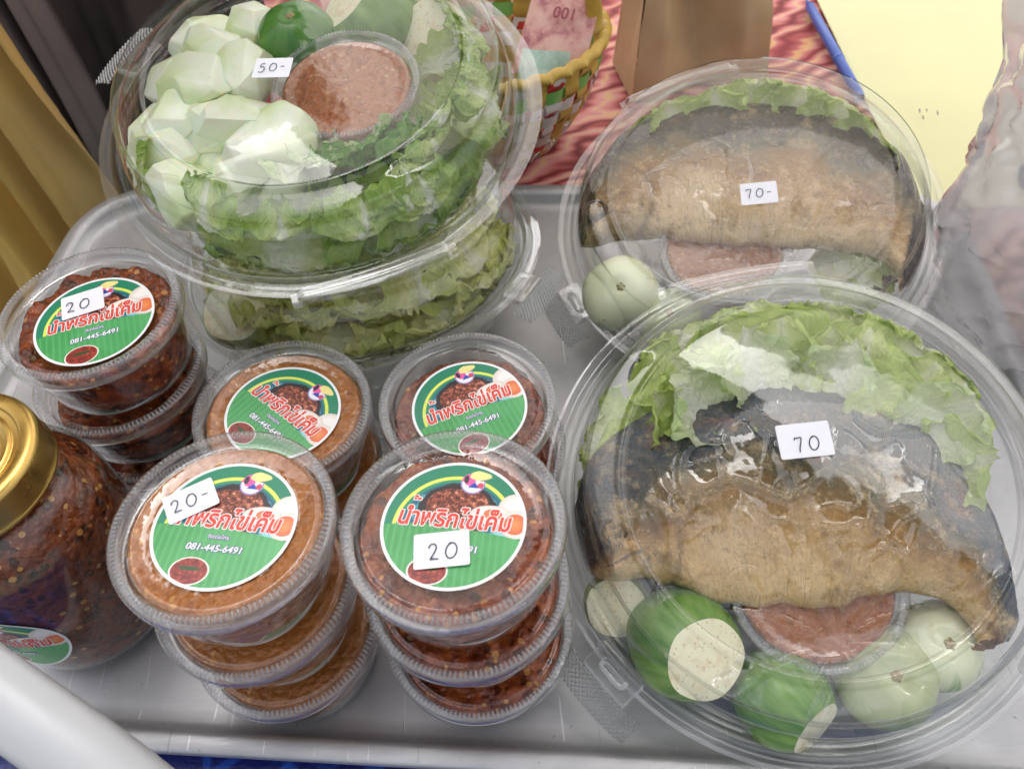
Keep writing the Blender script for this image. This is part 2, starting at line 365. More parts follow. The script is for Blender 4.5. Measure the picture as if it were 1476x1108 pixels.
ct = text_mesh('ติดต่อโทร', .0022, bold=.00003); kk = LR * .3 / (max(v.x for v in ct[0]) - min(v.x for v in ct[0])); ct = mv(ct, 0, 0, 0, 0, kk)
pp = shift([ph], -.43 * LR, 0) + shift([ct], -.24 * LR, 0)
ph_w = joinparts('phone_lettering', shift(pp, 0, .00022), False)
ph_n = joinparts('phone_outline', sum([outline(x, .00028, 8) for x in shift(pp, 0, .00014)], []), False)

def label_mat():
    m = M('chilli_paste_label_print'); uv = m.co('UV'); x, y, _ = m.xyz(uv)[:3]
    def el(cx, cy, rx, ry=None):
        ry = ry or rx; a = m.ma('DIVIDE', m.ma('SUBTRACT', x, cx), rx); b = m.ma('DIVIDE', m.ma('SUBTRACT', y, cy), ry)
        return m.ma('SQRT', m.ma('ADD', m.ma('MULTIPLY', a, a), m.ma('MULTIPLY', b, b)))
    def ins(d, k=1.): return m.ma('LESS_THAN', d, k)
    def AND(a, b): return m.ma('MULTIPLY', a, b)
    c = (.015, .22, .12)
    d = el(0, -.08, .84); c = m.mix(ins(d), c, (.70, .78, .12)); c = m.mix(ins(d, .935), c, (.02, .26, .13)); 
    d = el(.02, -.06, .74, .72); ringn = m.ma('SINE', m.ma('MULTIPLY', d, 38)); 
    pl = m.mix(m.ramp(ringn, [(.2, 0.), (.9, 1.)]), (.01, .13, .2), (.03, .33, .38)); pl = m.mix(m.ramp(m.noise(uv, 2.2, 2), [(.55, 0.), (.7, 1.)]), pl, (.25, .6, .65))
    c = m.mix(ins(d), c, pl)
    v2 = m.mp(uv, (1, 1, 1)); no = m.noise(uv, 3.5, 3); vo = m.noise(uv, 14, 4, .7); 
    dm = m.ma('ADD', el(.02, .18, .52, .42), m.ma('MULTIPLY', m.ma('SUBTRACT', no, .5), .5))
    meat = m.ramp(vo, [(.36, (.03, .006, .005)), (.5, (.17, .03, .015)), (.58, (.46, .12, .06)), (.66, (.80, .45, .28))])
    c = m.mix(ins(m.ma('ADD', dm, -.07)), c, (.02, .012, .015)); c = m.mix(ins(dm, .9), c, meat)
    # eggs
    def egg(cx, cy, rx, ry, yolk=None):
        nonlocal c
        dd_ = el(cx, cy, rx, ry); c = m.mix(ins(dd_), c, m.mix(m.ramp(dd_, [(.6, 0.), (1., 1.)]), (.86, .82, .78), (.72, .62, .55)))
        if yolk:
            a, b, r1, r2 = yolk; dy = el(a, b, r1, r2); c = m.mix(ins(dy), c, m.ramp(dy, [(0, (.85, .30, .10)), (1, (.72, .13, .05))]))
    egg(.86, .30, .28, .24); egg(.50, .17, .30, .15, (.52, .18, .13, .085)); egg(.86, .05, .25, .22, (.84, .05, .155, .16))
    # banana leaf
    edge = m.ma('ADD', m.ma('MULTIPLY', m.ma('MULTIPLY', x, x), -.10), m.ma('ADD', m.ma('MULTIPLY', x, -.02), m.ma('ADD', -.03, m.ma('MULTIPLY', m.ma('GREATER_THAN', x, .25), -.05))))
    st = m.ma('SINE', m.ma('MULTIPLY', m.ma('ADD', x, m.ma('MULTIPLY', y, .04)), 62))
    leaf = m.mix(m.ramp(st, [(.0, 0.), (1., 1.)]), (.05, .30, .085), (.085, .38, .12)); leaf = m.mix(m.ramp(m.noise(uv, 1.6, 2), [(.4, 0.), (.7, .6)]), leaf, (.12, .45, .17))
    c = m.mix(m.ma('LESS_THAN', y, edge), c, leaf)
    # small bowl
    d = el(-.22, -.74, .275, .205); c = m.mix(ins(d), c, (.82, .78, .72)); c = m.mix(ins(d, .92), c, m.ramp(vo, [(.35, (.10, .01, .012)), (.55, (.30, .03, .02)), (.7, (.6, .16, .1))]))
    c = m.mix(ins(m.ma('ADD', el(-.24, -.70, .15, .03), m.ma('MULTIPLY', m.ma('SUBTRACT', no, .5), .9))), c, (.02, .07, .015))
    # emblem
    d = el(.17, .66, .175); em = (.82, .80, .86)
    em = m.mix(AND(ins(d), m.ma('GREATER_THAN', d, .88)), em, (.30, .25, .55))
    em = m.mix(ins(m.ma('ADD', el(.11, .72, .10, .09), m.ma('MULTIPLY', m.ma('SUBTRACT', m.noise(uv, 12, 2), .5), 1.2))), em, (.75, .10, .35))
    em = m.mix(ins(m.ma('ADD', el(.07, .72, .035, .06), m.ma('MULTIPLY', m.ma('SUBTRACT', m.noise(uv, 16, 2), .5), 1.2))), em, (.03, .02, .03))
    tri = m.ma('SUBTRACT', m.ma('ADD', .68, 0), m.ma('MULTIPLY', m.ma('ABSOLUTE', m.ma('SUBTRACT', x, .19)), 1.1))
    em = m.mix(AND(m.ma('LESS_THAN', y, tri), m.ma('GREATER_THAN', y, .585)), em, (.02, .06, .42))
    em = m.mix(ins(m.ma('ADD', el(.28, .63, .045, .05), m.ma('MULTIPLY', m.ma('SUBTRACT', m.noise(uv, 16, 2), .5), 1.2))), em, (.6, .06, .12))
    c = m.mix(ins(d), c, em)
    c = m.mix(ins(el(.27, .735, .075, .03)), c, (.03, .02, .02))
    c = m.mix(ins(m.ma('ADD', el(.25, .79, .155, .075), m.ma('MULTIPLY', m.ma('SUBTRACT', m.noise(uv, 7, 1), .5), .8))), c, (.85, .74, .28))
    r = el(0, 0, 1.); c = m.mix(m.ma('GREATER_THAN', r, .955), c, (.84, .85, .85))
    return m.end(m.bsdf(c, .32, 0, None))
LABM = label_mat()
def disc_mesh(R):
    vs = [(0, 0, 0)]; uv = [(0, 0)]; fs = []; nr, ns = 14, 72
    for j in range(1, nr + 1):
        for k in range(ns):
            a = 2 * PI * k / ns; r = j / nr; vs.append((R * r * math.cos(a), R * r * math.sin(a), 0)); uv.append((r * math.cos(a), r * math.sin(a)))
    for k in range(ns): fs.append((0, 1 + k, 1 + (k + 1) % ns))
    for j in range(nr - 1):
        for k in range(ns):
            k2 = (k + 1) % ns; a = 1 + j * ns; fs.append((a + k, a + ns + k, a + ns + k2, a + k2))
    return mesh('label', vs, fs, False, uv)
LABD = disc_mesh(LR)
for me, mt in ((LABD, LABM), (ttl_red, PRED), (ttl_white, PWHITE), (ph_w, PWHITE), (ph_n, NAVY)): me.materials.append(mt)
def put_label(parent, mw, curve=None):
    def cv(me):
        if not curve: return me
        me = me.copy()
        for v in me.vertices: r = curve + v.co.z; a = v.co.x / curve; v.co = Vector((r * math.sin(a), v.co.y, r * math.cos(a) - curve))
        return me
    l = link('label', cv(LABD), parent, (), mw)
    for n, me in (('title_outline', ttl_white), ('title_lettering', ttl_red), ('phone_outline', ph_n), ('phone_lettering', ph_w)): link(n, cv(me), l)
    return l
# handwriting
GL = {'2': [(0, .72), (.08, .92), (.28, 1), (.45, .86), (.42, .6), (.22, .25), (.1, .04), (.3, .07), (.58, .02)],
      '0': [(.32, .95), (.12, .8), (.0, .45), (.1, .1), (.35, .03), (.58, .25), (.66, .6), (.55, .9), (.3, .97), (.2, .88)],
      '7': [(0, .8), (.06, .98), (.2, .95), (.5, .97), (.42, .6), (.3, .25), (.26, -.05)],
      '5': [(.55, 1.05), (.2, .98), (.12, .6), (.35, .66), (.52, .4), (.4, .08), (.1, -.05), (-.05, .1)],
      '-': [(.05, .5), (.25, .53), (.45, .5)]}
def writing(s, h):
    parts = []; x = 0
    for i, ch in enumerate(s):
        pts = [(x + px * h * .95, py * h, 0) for px, py in GL[ch]]
        parts.append(tube(spl(pts, 4), h * .042, 5, .1)); x += h * (.95 if ch != '-' else .7)
    for vs, fs in parts:
        for v in vs: v.x -= (x - h * .2) / 2; v.y -= h * .5
    return joinparts('handwriting', parts)
def sticker(parent, txt, mw, w=.021, h=.0145, hs=.0062, ang=0, off=(0, 0)):
    vs = []; r = .001
    for cx, cy_, s in ((w / 2 - r, h / 2 - r, 0), (-w / 2 + r, h / 2 - r, 1), (-w / 2 + r, -h / 2 + r, 2), (w / 2 - r, -h / 2 + r, 3)):
        for k in range(5): t = (s + k / 4) * PI / 2; vs.append((cx + r * math.cos(t), cy_ + r * math.sin(t)))
    n = len(vs); V = [(a, b, z + .0003 * math.sin(a * 170)) for z in (0, .00012) for a, b in vs]
    F = [tuple(range(n, 2 * n)), tuple(range(n))[::-1]] + [(i, (i + 1) % n, n + (i + 1) % n, n + i) for i in range(n)]
    o = link('price_sticker', mesh('price_sticker', V, F, False), parent, [WHITE], mw)
    link('handwriting', writing(txt, hs), o, [INK], Matrix.Translation((off[0], off[1], .00050)) @ Matrix.Rotation(ang, 4, 'Z'))
    return o

# ---------------------------------------------------------------- chilli paste cups
NR = 128
def lidf(r, z, a, i):
    k = .5 + .5 * math.sin(NR * a)
    if i in (6, 7): z += .0016 * k
    if i == 8: z += .0008 * k
    if i in (3, 4): r += .00015 * k
    return r, z
LIDP = [(.0440, -.0086), (.0484, -.0084), (.0486, -.0060), (.0484, -.0016), (.0480, -.0003), (.0473, .0001), (.0462, .0002), (.0446, .0002), (.0436, .0001), (.0430, -.0006), (.0424, -.0034), (.0418, -.0040), (.0408, -.0040), (.0404, -.0032), (.0396, -.0030), (.0386, -.0031), (.0380, -.0034), (.03, -.0034), (.015, -.0034), (.0002, -.0034)]
LIDM = lathe('lid', LIDP, 128 * 6, lidf)
BODP = [(.0478, -.0090), (.0468, -.0098), (.0440, -.0096), (.0434, -.0120), (.0427, -.020), (.0414, -.030), (.0398, -.0400), (.0388, -.0432), (.0370, -.0442), (.0340, -.0436), (.0002, -.0432)]
BODP = [tuple(p) for p in spl([(a, b, 0) for a, b in BODP], 3)]; BODP = [(max(p[0], .0001), p[1]) for p in BODP]
BODM = lathe('cup_body', BODP, 96)
RINGM = lathe('rim_ring', [(.0476, -.0002), (.0482, .0006), (.0488, .0003), (.0490, -.0006), (.0486, -.0012)], 120)
LIDM.materials.append(RIB); BODM.materials.append(CUPP)
# the flat middle of the lid is clear, the crimped rim is ribbed
LIDM.materials.append(CUPP); LIDM.materials.append(RIBW)
for p in LIDM.polygons:
    rr_ = math.hypot(p.center.x, p.center.y)
    if rr_ < .0428: p.material_index = 1
    elif .0441 < rr_ < .0474 and p.center.z > -.001 and math.sin(NR * math.atan2(p.center.y, p.center.x)) > .25: p.material_index = 2
def paste_mesh(seed, top, rough, hole=0.):
    prof = [(.0002, top)] + [(.0415 * t, top) for t in (.08, .16, .25, .34, .43, .52, .61, .70, .78, .86, .92, .97)] + [(.0420, top - .0018), (.0418, top - .006), (.0412, -.018), (.0404, -.025), (.0395, -.032), (.0384, -.038), (.0372, -.0415), (.034, -.0425), (.0002, -.0425)]
    def f(r, z, a, i):
        p = Vector((r * math.cos(a), r * math.sin(a), z))
        if i < 14:
            e = r / .0415
            z += rough * (noise.noise(p * 110 + Vector((seed, 0, 0))) * .7 + abs(noise.noise(p * 260 + Vector((0, seed, 0)))) * .5) * (1 if i else 0)
            if hole: z -= hole * (1 - e ** 3) * (.7 + .6 * noise.noise(p * 60 + Vector((seed, 3, 0))))
        elif i < 20: r += .00035 * noise.noise(Vector((math.cos(a) * 6, math.sin(a) * 6, z * 260 + seed)))
        return r, z
    return lathe('chilli_paste', prof, 120, f)
def cup(c, tx, ty, ang, pm, seed, label, group, top=-.0062, rough=.0012, hole=0., lab=True, loff=(0, 0)):
    r = empty('chilli_paste_cup', frame(c, tx, ty, 0)); tag(r, label, 'cup', group)
    link('cup_body', BODM, r); link('lid', LIDM, r)
    link('chilli_paste', paste_mesh(seed, top, rough, hole), r, [pm])
    if lab: put_label(r, Matrix.Translation((loff[0], loff[1], -.0031)) @ Matrix.Rotation(math.radians(ang), 4, 'Z'))
    return r
G = 'sealed cups of chilli paste stacked on the tray'
DK = dict(pm=PASTE_R, top=-.0105, rough=.006, hole=.002)
A1 = cup((-.0302, .1643, .1385), .004, -.061, -11, label='dark red paste cup on top of front middle stack with 20 over its lettering', group=G, seed=1, **DK)
A2 = cup((-.0291, .1590, .0928), .0, .0, 8, label='dark red paste cup second in the front middle stack', group=G, seed=2, **DK)
A3 = cup((-.0275, .1545, .0464), .0, .0, 30, label='dark red paste cup at the bottom of the front middle stack', group=G, seed=3, **DK)
OR = dict(pm=PASTE_O, top=-.0046, rough=.0006)
B1 = cup((-.1292, .1727, .1400), -.026, -.047, -11, label='orange brown paste cup on top of front left stack with 20- tag', group=G, seed=4, **OR)
B2 = cup((-.1292, .1672, .0928), .012, .01, 20, label='orange brown paste cup in the middle of the front left stack', group=G, seed=5, **OR)
B3 = cup((-.1266, .1640, .0464), .0, .0, -25, label='orange brown paste cup at the bottom of the front left stack', group=G, seed=6, **OR)
C1 = cup((-.1262, .2656, .0950), -.055, -.004, -42, label='orange paste cup with turned label and no price tag behind front left stack', group=G, seed=7, loff=(.0, -.001), **OR)
C2 = cup((-.1250, .2620, .0464), .0, .0, 10, label='orange paste cup underneath the tagless orange cup with the turned label', group=G, seed=8, **OR)
DD = dict(pm=PASTE_D, top=-.016, rough=.004, hole=.004)
D1 = cup((-.0250, .2610, .0938), -.018, .005, 20, label='clear lidded dark paste cup with uncovered label behind the front middle stack', group=G, seed=9, loff=(.001, -.003), **DD)
D2 = cup((-.0195, .2620, .0464), .0, .0, 0, label='dark paste cup beneath the clear lidded cup with uncovered label', group=G, seed=10, **DD)
E1 = cup((-.2220, .3079, .1395), -.004, .008, 15, label='dark paste cup on top of the far left stack with tilted 20 tag', group=G, seed=11, pm=PASTE_D, top=-.009, rough=.007, hole=.004, loff=(.003, -.005))
E2 = cup((-.2262, .3060, .0928), .0, .0, 40, label='dark paste cup second in the far left stack', group=G, seed=12, **DD)
E3 = cup((-.2250, .3040, .0464), .0, .0, 0, label='dark paste cup at the bottom of the far left stack', group=G, seed=13, **DD)
def on(root, px, py, zl=0.):
    """local point of root at local height zl seen there"""
    inv = root.matrix_world.inverted(); o = inv @ CP; d = inv.to_3x3() @ ray(px, py); t = (zl - o.z) / d.z; return o + d * t
def stick_at(root, px, py, zl, px2, py2, txt, w=.021, h=.0145, **k):
    a = on(root, px, py, zl); b = on(root, px2, py2, zl); ang = math.atan2(b.y - a.y, b.x - a.x); m_ = (a + b) / 2
    return sticker(root, txt, Matrix.Translation(m_) @ Matrix.Rotation(ang, 4, 'Z'), w, h, **k)
stick_at(A1, 597, 795, -.0022, 676, 788, '20', .0235, .0165, hs=.0075, off=(.001, -.001))
stick_at(B1, 238, 737, -.0022, 311, 706, '20-', .0225, .0155, hs=.0068)
stick_at(E1, 88, 446, -.0022, 150, 428, '20', .0225, .0175, hs=.0075, off=(-.002, -.001))

# ---------------------------------------------------------------- jar
J = empty('chilli_paste_jar', Matrix.Translation((-.253, .2085, 0))); tag(J, 'big glass jar of dark chilli paste with brass coloured lid', 'jar')
gp = spl([(.0005, .002, 0), (.036, .002, 0), (.0435, .005, 0), (.0475, .013, 0), (.0485, .035, 0), (.0485, .095, 0), (.047, .110, 0), (.042, .122, 0), (.0368, .130, 0), (.0355, .136, 0), (.0355, .148, 0)], 5)
link('glass_body', lathe('glass_body', [(p.x, p.y) for p in gp], 96), J, [GLASS])
def pf(r, z, a, i):
    return r + .0004 * noise.noise(Vector((math.cos(a) * 7, math.sin(a) * 7, z * 150))), z
ip = spl([(.0005, .0032, 0), (.035, .0032, 0), (.0422, .006, 0), (.0462, .014, 0), (.0474, .035, 0), (.0474, .094, 0), (.0458, .108, 0), (.040, .119, 0), (.034, .127, 0), (.02, .128, 0), (.0005, .128, 0)], 5)
link('chilli_paste', lathe('chilli_paste', [(p.x, p.y) for p in ip], 110, pf), J, [PASTE_J])
GOLD = M('gold_metal'); v = GOLD.co(); nn = GOLD.noise(v, 30, 3)
GOLDM = GOLD.end(GOLD.bsdf(GOLD.mix(nn, (.62, .42, .13), (.50, .32, .09)), GOLD.ramp(GOLD.noise(v, 80, 4), [(.3, .24), (.7, .38)]), .95, GOLD.bump(GOLD.noise(v, 25, 2), .05, .002)))
lp = spl([(.0372, .1345, 0), (.0384, .1340, 0), (.0388, .1355, 0), (.0382, .138, 0), (.0382, .149, 0), (.0378, .1515, 0), (.0362, .1532, 0), (.0335, .1536, 0), (.0305, .1530, 0), (.0295, .1518, 0), (.0270, .1512, 0), (.0262, .1520, 0), (.0250, .1524, 0), (.0238, .1518, 0), (.0215, .1512, 0), (.01, .1512, 0), (.0003, .1512, 0)], 5)
link('jar_lid', lathe('jar_lid', [(max(p.x, .0002), p.y) for p in lp], 96, lambda r, z, a, i: (r, z)), J, [GOLDM])
lc = aty(12, 935, .2085 - .0487) - Vector((-.253, .2085, 0)); az = math.atan2(-.012, -1)
d = ray(6, 926); oo = CP - Vector((-.253, .2085, 0)); A_ = d.x ** 2 + d.y ** 2; B_ = oo.x * d.x + oo.y * d.y; C_ = oo.x ** 2 + oo.y ** 2 - .0488 ** 2
tt_ = (-B_ - math.sqrt(max(0, B_ * B_ - A_ * C_))) / A_; hit = oo + d * tt_
n_ = Vector((hit.x, hit.y, 0)).normalized(); zt = Vector((0, 0, 1)); xt = zt.cross(n_)
put_label(J, Matrix(((xt.x, zt.x, n_.x, hit.x), (xt.y, zt.y, n_.y, hit.y), (xt.z, zt.z, n_.z, hit.z), (0, 0, 0, 1))) @ Matrix.Rotation(-.03, 4, 'Z'), .0489)

# ---------------------------------------------------------------- round hinged containers
def container(name, c, tx, ty, label, R=.1255, depth=.031, dome=.044, top=.74, ribs=False, tabs=(), hinge=None, flange=.0085, group=None, opened=None):
    root = empty(name, frame(c, tx, ty)); tag(root, label, 'container', group)
    k = R / .1255; t = R * top
    pl = [(R + flange, .0004), (R + flange * .75, .0006), (R + .003, .0004), (R + .0015, .0022), (R - .001, .0032), (R - .0028, .0022), (R - .0040, .0003), (R - .0062, .0004), (R - .0070, .0060), (R - .0095, .5 * dome), (R - .016, .72 * dome), (R * .5 + t * .5 + .001, .87 * dome), (t + .0035, .93 * dome), (t + .001, .945 * dome), (t - .0004, .985 * dome), (t - .0022, dome), (t - .004, dome - .0006), (t - .0046, dome - .0022), (t - .007, dome - .0024), (t * .7, dome - .0016), (t * .35, dome - .0008), (.0002, dome - .0005)]
    pl = [tuple(p) for p in spl([(a, b, 0) for a, b in pl], 4)]
    lid = lathe('domed_lid', [(max(p[0], .0001), p[1]) for p in pl], 160, lambda r, z, a, i: (r, z + .0005 * noise.noise(Vector((r * math.cos(a) * 25, r * math.sin(a) * 25, tx * 99))) * (r < t)))
    lid.materials.append(CLEAR); lid.materials.append(FLANGE)
    for p_ in lid.polygons:
        if math.hypot(p_.center.x, p_.center.y) > R + .0030: p_.material_index = 1
    link('domed_lid', lid, root)
    pb = [(R + flange * .55, -.0010), (R + .0025, -.0012), (R - .0015, -.0016), (R - .0035, -.0044), (R - .006, -.0055), (R - .0085, -.012), (R - .017, -depth * .8), (R - .022, -depth + .0012), (R - .028, -depth), (R * .5, -depth + .002), (.0002, -depth + .002)]
    pb = [tuple(p) for p in spl([(a, b, 0) for a, b in pb], 4)]
    def rf(r, z, a, i):
        if ribs and -.94 * depth < z < -.007: r += .0016 * max(-.2, math.sin(a * 46)) * min(1, (-.007 - z) * 300)
        return r, z
    link('base_bowl', lathe('base_bowl', [(max(p[0], .0001), p[1]) for p in pb], 46 * 8 if ribs else 160, rf), root, [CLEAR])
    for ang in tabs:
        a = math.radians(ang); Mx = Matrix.Rotation(a - PI / 2, 4, 'Z') @ Matrix.Translation((0, R + .004, 0))
        # latch block
        def rr(w, h, r, z): return [(sx * (w / 2 - r) + r * math.cos(t_), sy * (h / 2 - r) + r * math.sin(t_), z) for sx, sy, s in ((1, 1, 0), (-1, 1, 1), (-1, -1, 2), (1, -1, 3)) for t_ in [(s + q / 4) * PI / 2 for q in range(5)]]
        rings = [rr(.030, .017, .002, .0005), rr(.029, .016, .002, .003), rr(.027, .014, .0018, .0034), rr(.018, .0075, .0035, .0034), rr(.0168, .0062, .003, .0060), rr(.013, .0035, .0016, .0062), rr(.0118, .0024, .0011, .0042)]
        V = []; F = []
        for ri in rings: V += [(x, y + .004, z) for x, y, z in ri]
        for j in range(len(rings) - 1):
            for q in range(20): F.append((j * 20 + q, j * 20 + (q + 1) % 20, (j + 1) * 20 + (q + 1) % 20, (j + 1) * 20 + q))
        F.append(tuple((len(rings) - 1) * 20 + q for q in range(20)))
        link('latch', mesh('latch', V, F, False), root, [FLANGE], Mx)
        def gt(u, v):
            x = -.026 + .052 * u; y = .0125 + .0135 * v
            return (x, y - x * x * 3.5, .0016 + .0014 * math.sin(u * 2 * PI * 18) * math.sin(v * 2 * PI * 5) - .004 * v * v)
        gme = grid('grip_tab', gt, 144, 42, smooth=False); gme.materials.append(TABP); gme.materials.append(TABW)
        for p_ in gme.polygons:
            if math.sin((p_.center.x + .026) / .052 * 2 * PI * 18) * math.sin((p_.center.y + p_.center.x ** 2 * 3.5 - .0125) / .0135 * 2 * PI * 5) > .2: p_.material_index = 1
        link('grip_tab', gme, root, (), Mx)
    if hinge is not None:
        a = math.radians(hinge); Mx = Matrix.Rotation(a - PI / 2, 4, 'Z') @ Matrix.Translation((0, R + .001, 0))
        def hg(u, v):
            x = -.046 + .092 * u; y = .012 * v - x * x * 1.5
            z = .0015 + .0055 * math.sin(v * PI) + .0012 * math.sin(v * 9)
            if u < .06 or u > .94: z *= .4
            return (x, y, z)
        link('hinge_lip', grid('hinge_lip', hg, 60, 14), root, [FLANGE], Mx)
    return root
F1 = container('fish_container', (.1452, .2020, .0610), .080, .29, 'front right clear round container with fried fish and tag 70', tabs=(216, 318), hinge=93, dome=.043, top=.76)
F2 = container('fish_container', (.1699, .4175, .0650), .146, .239, 'rear right clear round container with fried fish and tag 70-', tabs=(200, 300), R=.1225, flange=.0078, hinge=100, dome=.043, top=.76)
S2 = container('salad_container', (-.1006, .4348, .0527), .008, -.13, 'lower clear round container of yellow green cabbage beneath the salad tagged 50-', R=.1215, depth=.045, dome=.046, ribs=True, tabs=(330,), hinge=None, top=.72)
S1 = container('salad_container', (-.1017, .4365, .1640), .020, .194, 'upper clear round salad container with cucumber, sauce cup and tag 50-', R=.1250, flange=.0100, depth=.044, dome=.040, ribs=True, tabs=(153,), hinge=285, top=.76)
sticker_z = {'F1': .0428, 'F2': .0428, 'S1': .0398}
stick_at(F1, 1120, 638, .0436, 1200, 630, '70', .0255, .0175, hs=.0072, off=(.001, -.002))
stick_at(F2, 1064, 281, .0436, 1124, 276, '70-', .0225, .0165, hs=.0066)
stick_at(S1, 362, 98, .0406, 424, 98, '50-', .0215, .0150, hs=.0062, ang=.1)

# ---------------------------------------------------------------- leaves
CONT = {}
for r_, R_c, de, do, to in ((F1, .1255, .031, .043, .76), (F2, .1225, .031, .043, .76), (S2, .1215, .045, .046, .72), (S1, .125, .044, .040, .76)): CONT[r_.name] = (R_c, de, do, to)
def inside(root, p, crumple=True):
    R, de, do, to = CONT[root.name]; r = math.hypot(p.x, p.y); z = p.z; k = 1; cr = 1. if crumple else 0.
    rm = R - .0075
    if z < -.004: rm = R - .009 - .020 * min(1, (-z - .004) / (de - .006)) - .002
    elif z > .004:
        q = min(1, z / (do - .004)); rm = R - .009 + (R * to - R + .006) * q ** 1.6
    if r > rm: k = (rm + .0015 * math.tanh((r - rm) * 60) - .0015) / r
    rm -= cr * (.009 * abs(noise.noise(p * 55)) + .004 * abs(noise.noise(p * 140))); k = 1
    if r > rm: k = rm / r
    zt = do - .0042 - cr * (.012 * abs(noise.noise(p * 45 + Vector((7, 1, 0)))) + .003 * abs(noise.noise(p * 150))); zb = -de + .0035
    if z > zt: z = zt - .001 * (1 - math.exp(-(z - zt) * 100))
    if z < zb: z = zb
    return Vector((p.x * k, p.y * k, z))
def leaf_mat(name, green, mid, rib, veins=6., dark=None):
    m = M(name); uv = m.co('UV'); x, y, _ = m.xyz(uv)[:3]; v = m.co()
    ax = m.ma('ABSOLUTE', m.ma('SUBTRACT', m.ma('MULTIPLY', x, 2), 1))
    fac = m.ma('ADD', m.ma('ADD', m.ma('MULTIPLY', ax, .75), m.ma('MULTIPLY', y, .45)), m.ma('MULTIPLY', m.ma('SUBTRACT', m.noise(v, 45, 3), .5), .5))
    c = m.ramp(fac, [(.22, rib), (.52, mid), (.92, green), (1., dark or green)])
    vw = m.voro(m.mp(uv, (14, 10, 1)), 1.3, 'DISTANCE_TO_EDGE'); vm = m.ramp(vw, [(.0, 1.), (.07, 0.)])
    c = m.mix(m.ma('MULTIPLY', vm, .22), c, rib)
    ribm = m.ramp(m.ma('SUBTRACT', ax, m.ma('MULTIPLY', m.ma('SUBTRACT', 1, y), .42)), [(.0, 1.), (.10, 0.)])
    c = m.mix(m.ma('MULTIPLY', ribm, .9), c, rib)
    n = m.bump(m.ma('ADD', m.ma('MULTIPLY', vw, 1.2), m.ma('MULTIPLY', m.noise(v, 160, 3), .5)), .6, .002)
    b = m.bsdf(c, .34, 0, n, 0); t = m.n('ShaderNodeBsdfTranslucent'); m.put(t.inputs[0], c); m.put(t.inputs['Normal'], n)
    return m.end(m.mixs(.40, b, t.outputs[0]))
L_LET = leaf_mat('lettuce_leaf', (.56, .70, .20), (.72, .79, .36), (.85, .86, .64))
L_CAB = leaf_mat('cabbage_leaf', (.44, .60, .13), (.62, .72, .30), (.84, .86, .70), dark=(.34, .52, .09))
L_DRK = leaf_mat('dark_lettuce_leaf', (.20, .46, .08), (.32, .56, .13), (.58, .70, .32), dark=(.13, .34, .05))
L_YEL = leaf_mat('yellow_cabbage_leaf', (.74, .75, .26), (.80, .79, .38), (.86, .84, .60), dark=(.64, .68, .20))
L_PAL = leaf_mat('pale_cabbage_leaf', (.70, .78, .46), (.82, .86, .62), (.88, .89, .76), dark=(.58, .72, .34))
def leaf_mesh(L, W, ruff, cup_, bend, seed, fold=0., blister=.0018, nu=46, nv=46, jag=.08):
    ph = [random.uniform(0, 6.28) for _ in range(6)]
    def f(u, v):
        s = 2 * u - 1; a = abs(s)
        w = W * (.30 + .70 * math.sin(min(1, v * 1.12) * PI * .62) ** 1.2) * (1 - .55 * max(0, v - .72) ** 2 / .078)
        e = 1 + jag * noise.noise(Vector((v * 9 + seed, s * 2, 0))) * a + jag * .6 * noise.noise(Vector((v * 26 + seed, s, 5))) * a
        x = s * w * .5 * e; y = L * v * (1 + .10 * (1 - a * a) * v) + jag * .35 * L * noise.noise(Vector((s * 7, seed, 9))) * v * v
        z = cup_ * a * a * W + fold * a * W
        edge = a ** 2.2 + max(0, v - .7) * 1.5
        z += ruff * edge * (math.sin(v * 17 + ph[0] + (2.1 if s > 0 else 0)) + .6 * math.sin(v * 31 + ph[1] + s * 3) + .7 * math.sin(s * 13 + ph[2]) * max(0, v - .5))
        x += ruff * .6 * edge * math.cos(v * 23 + ph[3]) * (1 if s > 0 else -1)
        z += blister * (abs(noise.noise(Vector((x * 150 + seed, y * 150, 0)))) * 2 + noise.noise(Vector((x * 60, y * 60, seed)))) * min(1, a * 3 + .2)
        th = bend * v
        yy = (y if abs(bend) < 1e-3 else math.sin(th) / bend * L * (y / (L * v) if v > 0 else 1)); zz = 0 if abs(bend) < 1e-3 else (1 - math.cos(th)) / bend * L
        return (x, yy - z * math.sin(th), zz + z * math.cos(th))
    return grid('leaf', f, nu, nv)
def place_leaf(root, me, mat, pos, az, tilt, roll, label, group, scale=1.):
    me2 = me
    if not me2.materials: me2.materials.append(mat)
    M_ = root.matrix_world @ Matrix.Translation(pos) @ Matrix.Rotation(az, 4, 'Z') @ Matrix.Rotation(tilt, 4, 'X') @ Matrix.Rotation(roll, 4, 'Y') @ Matrix.Diagonal((scale, scale, scale, 1))
    me2 = me2.copy(); inv = root.matrix_world.inverted() @ M_; bk = M_.inverted() @ root.matrix_world
    for v_ in me2.vertices: v_.co = bk @ inside(root, inv @ v_.co)
    o = link(me.name.split('.')[0], me2, None); o.matrix_world = M_; tag(o, label, 'leaf', group); return o
def kind(mat, n, L, W, ruff, cup_, bend, seed, name, **k):
    r = []
    for i in range(n):
        me = leaf_mesh(L * random.uniform(.85, 1.15), W * random.uniform(.85, 1.15), ruff * random.uniform(.8, 1.2), cup_, bend * random.uniform(.6, 1.3), seed + i * 3.7, **k); me.name = name; me.materials.append(mat); r.append(me)
    return r
K_LET = kind(L_LET, 4, .062, .060, .0038, .12, .7, 1, 'lettuce_leaf')
K_CAB = kind(L_CAB, 4, .070, .058, .0030, .18, .8, 11, 'cabbage_leaf')
K_DRK = kind(L_DRK, 3, .045, .042, .0050, .1, .9, 21, 'lettuce_leaf', blister=.0025)
